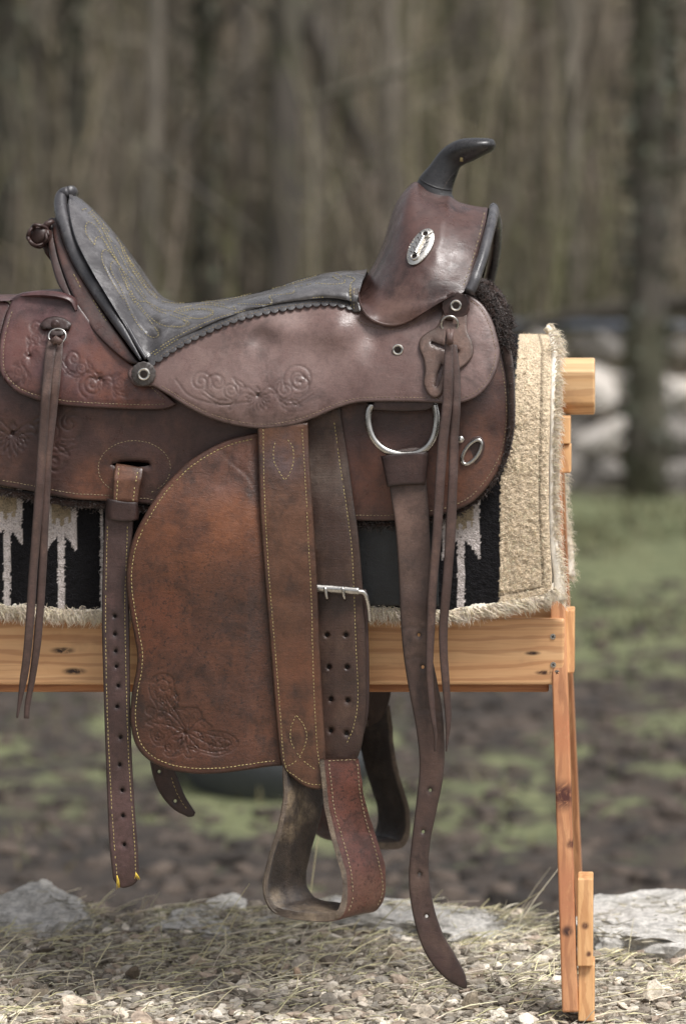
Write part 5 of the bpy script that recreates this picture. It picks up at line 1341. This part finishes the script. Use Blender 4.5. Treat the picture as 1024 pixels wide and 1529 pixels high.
# ---- pasture behind, lower than the gravel, rising into the wooded bank
def fz_(X, Y):
    z = -.50+.035*vn(X, Y, .35, 101, 4)*np.clip((17-Y)/6, 0.15, 1)+.06*vn(X, Y, 1.3, 102, 2)
    bank = np.clip(Y-22, 0, None); return z+bank*.42+.5*vn(X, Y, 4, 103, 3)*np.clip(bank/4, 0, 1)
ys_ = np.r_[np.linspace(-12, .5, 20), np.linspace(.6, 8, 220), np.linspace(8.08, 24, 200), np.linspace(24.3, 75, 120)]
t_ = np.linspace(-1, 1, 260); mb = MB()
YYg = ys_[:, None]+0*t_[None]; hw = np.clip(1.6+(ys_+4)*.28, 4, 60)+ (ys_ > 20)*0; XXg = t_[None]*hw[:, None]*1.6-.106*YYg
grid_mesh(mb, np.stack([XXg, YYg, fz_(XXg, YYg)], -1), 0)
def pasture():
    m = NT('pasture'); sepn = m.n('SeparateXYZ'); m.l(m.co, sepn.inputs[0]); Yc_ = sepn.outputs[1]
    n = m.noise(1.1, 5, .65, vec=m.mapr((1, .8, 1))); n2 = m.noise(5.5, 5, .7); n3 = m.noise(22, 4, .75)
    mud = m.mix(m.rng(n2, .35, .62), lin((72, 61, 52)), lin((30, 25, 22)))
    mud = m.mix(m.math('MULTIPLY', m.rng(m.noise(9, 5, .8), .5, .6), .7), mud, lin((34, 28, 24))); mud = m.mix(m.math('MULTIPLY', m.rng(n3, .5, .72), .55), mud, lin((104, 95, 86)))
    grs = m.mix(m.rng(n2, .35, .65), lin((80, 86, 58)), lin((106, 109, 76))); grs = m.mix(m.math('MULTIPLY', m.rng(n3, .5, .7), .4), grs, lin((136, 136, 102)))
    band = m.math('ADD', m.rng(Yc_, 7.2, 9.0), 0.); b1 = m.math('MULTIPLY', m.rng(Yc_, 3.9, 4.6), m.rng(Yc_, 7.2, 6.0))
    cov = m.math('MAXIMUM', band, m.math('MULTIPLY', b1, .52))
    cov = m.math('ADD', m.math('MULTIPLY', cov, .62), m.math('SUBTRACT', m.rng(n, .25, .75), .38)); cov = m.math('ADD', cov, m.math('MULTIPLY', m.math('SUBTRACT', n2, .5), .9))
    c = m.mix(m.rng(cov, .22, .5), mud, grs)
    leaf = m.mix(m.rng(m.noise(.8, 5, .7), .35, .65), lin((80, 72, 63)), lin((110, 101, 90))); leaf = m.mix(m.math('MULTIPLY', m.rng(m.noise(3, 4), .52, .68), .6), leaf, lin((72, 76, 56)))
    c = m.mix(m.rng(Yc_, 17.0, 19.5), c, leaf)
    m.set(Base_Color=c, Roughness=.95, Normal=m.bump(n3, .7, .04)); return m.m
tag(mb.build('ground', pasture()), None, None, None, 'structure')
# grass blades, trampled
mb = MB(); RNG.seed(9)
NS = 17000; YS = RNG.uniform(2.9, 17, NS); XS = RNG.uniform(-1, 1, NS)*(1.0+(YS+4)*.15)-.106*YS; ZS = fz_(XS, YS); VS = vn(XS, YS, .7, 111, 2)
for i in range(NS):
    X, Y = XS[i], YS[i]
    g_ = (1 if Y > 8.5 else (.35 if 3.9 < Y < 7 else .08))
    if RNG.rand() > g_ or VS[i] < (-.2 if Y > 8 else .0): continue
    z = ZS[i]; L = RNG.uniform(.02, .07)*(1+Y*.05); w = .0025+.0006*Y; a = RNG.uniform(0, 3.14); ln = RNG.randn(2)*.5*L
    c_ = np.array(lin((88, 92, 66)))*RNG.uniform(.6, 1.4)*[RNG.uniform(.9, 1.3), 1, RNG.uniform(.8, 1.1)]
    p0 = np.array([X, Y, z-.005]); dx = np.array([math.cos(a)*w, math.sin(a)*w, 0])
    mb.add([p0-dx, p0+dx, p0+[ln[0], ln[1], L]], [(0, 1, 2)], 0, c_)
gb = NT('grass_blades'); gb.set(Base_Color=gb.attr('Col'), Roughness=.8)
tag(mb.build('grass', gb.m), 'short trampled grass growing out of the mud', 'grass', None, 'stuff')
# mud clods
mb = MB()
NS = 3000; YS = 2.2+RNG.rand(NS)**1.4*9; XS = RNG.uniform(-1, 1, NS)*(1+(YS+4)*.15)-.106*YS; ZS = fz_(XS, YS)
for i in range(NS):
    X, Y, z = XS[i], YS[i], ZS[i]; r_ = RNG.uniform(.012, .05)
    stone(mb, (X, Y, z), r_, 4+RNG.randint(4), np.array(lin((66, 57, 50)))*RNG.uniform(.3, 1.7), .6)
md = NT('mud_clods'); md.set(Base_Color=md.attr('Col'), Roughness=.9, Normal=md.bump(md.noise(60, 4), .6, .01))
tag(mb.build('mud_clods', md.m), 'churned mud clods in the paddock', 'mud', None, 'stuff')

# ---- feed tub
FT = empty('feed_tub', (float(P(405, 0, 4.6)[0]), 4.78, -.5), 'low dark grey rubber feed tub on the mud behind the fender', 'tub')
cx, cy = FT.location.x, FT.location.y
def lathe(mb, c, prof, n=40, m_=0, ex=1.):
    vs = [(c[0]+r_*ex*math.cos(a), c[1]+r_*math.sin(a), c[2]+z) for r_, z in prof for a in np.linspace(0, 2*math.pi, n, endpoint=False)]
    mb.add(vs, grid_faces(len(prof), n, closed=True), m_)
mb = MB(); lathe(mb, (cx, cy, -.53), [(.02, .01), (.22, .0), (.28, .02), (.31, .13), (.32, .20), (.305, .205), (.29, .14), (.24, .05), (.01, .045)])
tub = simple('rubber', (84, 86, 90), .75, vcol=True); mb.build('tub_shell', tub, FT)
mb = MB(); tube(mb, [(cx+.318*math.cos(a), cy+.318*math.sin(a), -.325) for a in np.linspace(0, 6.283, 40, endpoint=False)], .014, 8, closed=True); mb.build('tub_rim', tub, FT)

# ---- rubble wall at the edge of the wood (right)
WXO = OX-OX*(D0+18.7)/D0
RW = empty('rubble_wall', (4.2+WXO, 18.6, -.5), 'blurred heap wall of pale limestone boulders at the edge of the wood', 'stone wall')
RNG.seed(21); kk = 0
for row, (z0, r0, nn) in enumerate(((-.42, .30, 15), (-.05, .29, 15), (.33, .26, 13), (.68, .20, 9))):
    for i in range(nn):
        x = WXO+1.25+i*.50+RNG.uniform(-.13, .13)+row*.12; r_ = r0*RNG.uniform(.75, 1.2)
        if row == 3 and RNG.rand() < .3: continue
        v, f_ = ICO[RNG.randint(4)]; w = v*[r_*1.35, r_, r_*.78]; a = RNG.uniform(-.3, .3); w = w@np.array([[math.cos(a), 0, math.sin(a)], [0, 1, 0], [-math.sin(a), 0, math.cos(a)]])
        mb = MB(); k = RNG.choice([.55, .85, 1.1, 1.35]); mb.add(w+[x, 18.7+.12*row+RNG.uniform(-.1, .1), z0+RNG.uniform(-.04, .04)], f_, 0, np.array([1, .98, .96])*k)
        mb.build('boulder', stoneB if kk else (stoneB := stonemat('wall_boulder', True, (186, 180, 174))), RW, smooth=False); kk += 1
# ---- grey-blue rail fence above the wall
FN = empty('rail_fence', (4.2+WXO, 19.6, -.3), 'blurred grey-blue rail fence running behind the boulder wall', 'fence')
rail = simple('fence_rail_grey', (112, 118, 130), .6)
mb = MB(); tube(mb, [(1.0+WXO, 19.7, .86), (3.5+WXO, 19.6, .845), (9+WXO, 19.7, .83)], .045, 8); mb.build('rail', rail, FN)
for x in (1.6, 4.6, 7.6):
    mb = MB(); tube(mb, [(x+WXO, 19.65, -.6), (x+WXO, 19.65, .95)], .05, 8); mb.build('post', simple('post_grey', (96, 92, 84), .8) if x == 1.6 else bpy.data.materials['post_grey'], FN)
mb = MB(); q = cr([(1.3+WXO, 19.0, .78), (1.9+WXO, 19.0, .95), (2.6+WXO, 19.0, 1.02), (3.4+WXO, 18.9, 1.10), (4.1+WXO, 18.9, 1.0)], step=.1); tube(mb, q, [.03, .06, .11, .12, .08], 10)
bark0 = simple('dead_log_bark', (66, 60, 52), .9, bump=(30, .8, .02)); tag(mb.build('fallen_log', bark0), 'dark fallen log lying along the top of the boulder wall', 'log')
SUN_AZ = 128; SUN_E = 2.8; EXPO = 0.42
# ================================================================ WOOD
def bark(name, c, c2, moss=.4, mc=(84, 90, 52)):
    m = NT(name); n = m.noise(1, 5, .65, vec=m.mapr((9, 9, 2.0))); n2 = m.noise(1.3, 4, .6)
    col = m.mix(m.rng(n, .3, .7), lin(c), lin(c2)); col = m.mix(m.math('MULTIPLY', m.rng(n2, .42, .62), moss), col, lin(mc))
    m.set(Base_Color=col, Roughness=.95, Normal=m.bump(n, .8, .03)); return m.m
BK = [bark('bark_dark', (90, 83, 76), (64, 59, 53), .25), bark('bark_grey', (120, 111, 101), (84, 78, 70), .25), bark('bark_pale', (136, 127, 115), (100, 93, 84), .1), bark('bark_brown', (88, 78, 68), (62, 55, 48), .3)]
iv = NT('ivy_leaves'); iv.set(Base_Color=iv.mix(1.0, lin((78, 80, 66)), iv.attr('Col'), 'MULTIPLY'), Roughness=.7)
tw = NT('twigs'); tw.set(Base_Color=tw.mix(1.0, lin((130, 120, 108)), tw.attr('Col'), 'MULTIPLY'), Roughness=.95)
def tree(px_, Y, rpx, lab, bk, lean=0., ivy=False, nb=7, seed=0, top=9.0, forkpx=None, dark=1.):
    rs = np.random.RandomState(seed+100)
    k = (D0+Y)/D0/1000; X = (px_-CX)*k+OX; z0 = float(fz_(np.array([X]), np.array([Y]))[0])-.15; r = rpx*k/2
    T_ = empty('bare_tree', (X, Y, z0), lab, 'tree', 'bare trees in the wood behind')
    mb = MB(); pts = []
    for t in np.linspace(0, 1, 14):
        pts.append((X+lean*t*top+.10*math.sin(t*5+seed)*r*4*t, Y+.2*math.sin(t*3+seed), z0+t*top))
    tube(mb, pts, [r*1.35, r*1.05, r, r*.95, r*.85, r*.7, r*.5, r*.3], 12); mb.build('trunk', BK[bk], T_)
    mb = MB(); P_ = np.array(pts)
    for b_ in range(nb):
        i = rs.randint(3, 13); s = P_[i]; a = rs.uniform(0, 6.28); L = rs.uniform(1.0, 3.2); up_ = rs.uniform(.3, 1.3)
        d_ = np.array([math.cos(a), math.sin(a)*.7, up_]); e = s+d_*L; mid_ = (s+e)/2+rs.randn(3)*.12
        tube(mb, cr([s, mid_, e], step=.3), [r*.38, r*.22, r*.08], 6, caps=False)
        for _ in range(4):
            q = s+(e-s)*rs.uniform(.25, 1); f_ = q+(d_+rs.randn(3)*.8)*L*.35; tube(mb, [q, (q+f_)/2+rs.randn(3)*.05, f_], [r*.10, r*.07, .004], 4, caps=False)
    if nb: mb.build('crown', BK[bk], T_)
    if ivy:
        mb = MB()
        for _ in range(700):
            t = rs.rand()**.9; q = P_[min(13, int(t*10))]*(1-t*10 % 1)+P_[min(13, int(t*10)+1)]*(t*10 % 1); a = rs.uniform(0, 6.28); q = q+np.array([math.cos(a), math.sin(a), 0])*r*rs.uniform(.9, 1.9)
            s_ = rs.uniform(.03, .07); u_ = rs.randn(3); u_ /= np.linalg.norm(u_); w_ = np.cross(u_, rs.randn(3)); w_ /= np.linalg.norm(w_)
            mb.add([q-u_*s_, q+w_*s_*.7, q+u_*s_, q-w_*s_*.7], [(0, 1, 2, 3)], 0, np.ones(3)*rs.uniform(.4, 1.3))
        mb.build('ivy', iv.m, T_)
    return T_
tree(962, 17.3, 52, 'stout dark mossy tree trunk standing before the boulder wall at the right', 0, .006, True, 6, 1)
spec = [(12, 22, 44, 0, .0, True, 'dark ivy-clad trunk at the far left edge of the wood'), (60, 23, 24, 2, .01, False, 'pale slender trunk near the left edge, next to the ivy-clad one'), (118, 23, 30, 0, -.01, True, 'brown trunk above the cantle, left part of the wood'),
        (165, 33, 16, 2, .0, False, 'thin pale trunk above and right of the cantle'), (215, 21, 26, 2, .015, False, 'grey trunk over the seat hollow, left side'), (258, 26, 20, 3, .0, False, 'slim brown trunk above the seat hollow'), (300, 22, 28, 0, .01, True, 'narrow ivy-covered trunk above the middle of the seat'),
        (345, 30, 30, 0, -.01, True, 'dark green ivy-wrapped trunk left of the forked tree'), (372, 24, 22, 2, .0, False, 'pale trunk right against the dark forked tree'), (432, 20.5, 48, 0, -.012, False, 'dark forked tree in the upper middle of the wood'), (468, 23, 22, 2, .01, False, 'pale grey trunk just right of the dark forked tree'),
        (500, 28, 18, 1, .02, False, 'slim grey trunk between the forked tree and the horn'), (540, 34, 20, 3, -.01, False, 'thin brown trunk left of the horn'), (585, 22, 22, 2, .0, False, 'greyish trunk directly behind the fork of the saddle'), (628, 31, 16, 2, .015, False, 'thin pale trunk behind the horn'),
        (668, 26, 22, 3, .0, False, 'brown trunk rising right above the horn'), (715, 30, 26, 1, -.01, False, 'grey trunk right of the horn tip'), (760, 28, 18, 2, .0, False, 'slender pale trunk right of the fork binding'), (800, 25, 26, 3, .012, False, 'brown trunk above the blanket corner'),
        (852, 22, 26, 2, .0, False, 'broad pale trunk left of the stout dark tree'), (888, 33, 20, 1, .0, False, 'thin grey trunk near the stout dark tree'), (1005, 23, 34, 3, .0, True, 'brown ivy-spotted trunk at the right edge'), (1040, 30, 30, 1, .0, False, 'grey trunk cut by the right edge of the view'),
        (-30, 28, 30, 1, .0, False, 'grey trunk just beyond the left edge'), (235, 36, 26, 2, -.005, False, 'far pale trunk behind the seat hollow'), (410, 37, 30, 1, .005, False, 'far grey trunk behind the forked tree'), (735, 38, 26, 0, .0, False, 'far dark trunk beyond the fork binding'), (915, 37, 22, 0, .0, False, 'far dark trunk left of the stout tree')]
for i, (px_, Y, rp_, bk, ln, ivy, lab) in enumerate(spec): tree(px_, Y, rp_, lab, bk, ln, ivy, 8, i+2)
# dark leaning limb crossing the wood
T_ = empty('leaning_tree', (-2.4, 23, 0), 'dark thin dead tree leaning across the wood, upper middle to the horn', 'tree')
k = (D0+23)/D0/1000
mb = MB(); tube(mb, cr([((x-CX)*k+OX, 23, H-(y-450)*k) for x, y in ((400, -60), (450, 20), (495, 110), (530, 190), (565, 260), (600, 350), (640, 470), (690, 640))], step=.2), [.16, .14, .12, .09, .07, .06, .08], 10); mb.build('trunk', BK[0], T_)
# undergrowth of thin stems and brush
RNG.seed(77); mb = MB()
NS = 3600; YS = 19.3+RNG.rand(NS)**1.1*24; XS = RNG.uniform(-1, 1, NS)*(.8+(YS+4)*.16)-.106*YS; ZS = fz_(XS, YS)-.1; VS = vn(XS, YS, 1.6, 121, 2)
for i in range(NS):
    X, Y, z0 = XS[i], YS[i], ZS[i]
    h_ = RNG.uniform(.7, 4.5); ln = RNG.randn(2)*.12*h_; r_ = RNG.uniform(.006, .026); b_ = RNG.choice([.3, .5, .8, 1.1, 1.6]); c_ = np.array([1, RNG.uniform(.94, 1.04), RNG.uniform(.8, 1.02)])*b_
    if VS[i] > .25: c_ = c_*[.62, .70, .50]
    p0 = np.array([X, Y, z0]); m_ = p0+[ln[0]*.4+RNG.randn()*.05, 0, h_*.5]; e = p0+[ln[0], ln[1], h_]
    tube(mb, [p0, m_, e], [r_, r_*.8, r_*.3], 4, col=c_, caps=False)
    for _ in range(3):
        q = p0+(e-p0)*RNG.uniform(.3, .95); f_ = q+np.array([RNG.randn()*.35, RNG.randn()*.2, RNG.uniform(.1, .7)]); tube(mb, [q, f_], [r_*.4, .002], 3, col=c_, caps=False)
tag(mb.build('undergrowth', tw.m), 'blurred thicket of bare stems and brush filling the wood', 'brush', None, 'stuff')
mb = MB()
NS = 5000; YS = 19+RNG.rand(NS)*20; XS = RNG.uniform(-1, 1, NS)*(.8+(YS+4)*.16)-.106*YS; ZS = fz_(XS, YS); VS = vn(XS, YS, 1.1, 131, 2)
for i in range(NS):
    X, Y, z0, cl_ = XS[i], YS[i], ZS[i], VS[i]
    if cl_ < .02: continue
    q = np.array([X, Y, z0+RNG.rand()**1.5*2.0]); s_ = RNG.uniform(.03, .09); u_ = RNG.randn(3); u_ /= np.linalg.norm(u_); w_ = np.cross(u_, RNG.randn(3)); w_ /= np.linalg.norm(w_)
    mb.add([q-u_*s_, q+w_*s_*.7, q+u_*s_, q-w_*s_*.7], [(0, 1, 2, 3)], 0, np.array([1, 1, .9])*RNG.uniform(.4, 1.5))
tag(mb.build('brambles', iv.m), 'patches of dull green bramble and ivy leaves low in the wood', 'brambles', None, 'stuff')

# ================================================================ LIGHT, CAMERA
w = bpy.data.worlds.new('World'); SC.world = w; w.use_nodes = True; nt = w.node_tree
sky = nt.nodes.new('ShaderNodeTexSky'); sky.sky_type = 'NISHITA'; sky.sun_disc = False
EL, AZ = math.radians(62), math.radians(SUN_AZ)      # azimuth measured from +Y towards +X
sky.sun_elevation = EL; sky.sun_rotation = AZ; sky.dust_density = 4.0; sky.air_density = 1.0; sky.ozone_density = 1.0
hs = nt.nodes.new('ShaderNodeHueSaturation'); hs.inputs['Saturation'].default_value = .25
bg = nt.nodes['Background']; bg.inputs['Strength'].default_value = .12
nt.links.new(sky.outputs[0], hs.inputs['Color']); nt.links.new(hs.outputs[0], bg.inputs[0])
sun = bpy.data.lights.new('sun', 'SUN'); sun.energy = SUN_E; sun.angle = math.radians(20); sun.color = (1, .98, .955)
so = bpy.data.objects.new('sun', sun); COL.objects.link(so)
dv = Vector((math.sin(AZ)*math.cos(EL), math.cos(AZ)*math.cos(EL), math.sin(EL)))
so.rotation_euler = dv.to_track_quat('Z', 'Y').to_euler(); so.location = (3, -3, 6)
cam = bpy.data.cameras.new('camera'); co_ = bpy.data.objects.new('camera', cam); COL.objects.link(co_)
co_.location = CAM; co_.rotation_euler = (math.pi/2, 0, 0)
cam.sensor_fit = 'VERTICAL'; cam.sensor_height = 36; cam.lens = 36*4000/1529; cam.shift_y = -(764.5-450)/1529; cam.shift_x = -(CX-512)/1529
cam.clip_end = 300; cam.dof.use_dof = True; cam.dof.focus_distance = 4.06; cam.dof.aperture_fstop = 2.8
SC.camera = co_
vs_ = SC.view_settings; vs_.view_transform = 'Standard'; vs_.look = 'None'; vs_.exposure = EXPO; vs_.gamma = 1
SC.render.engine = 'CYCLES'
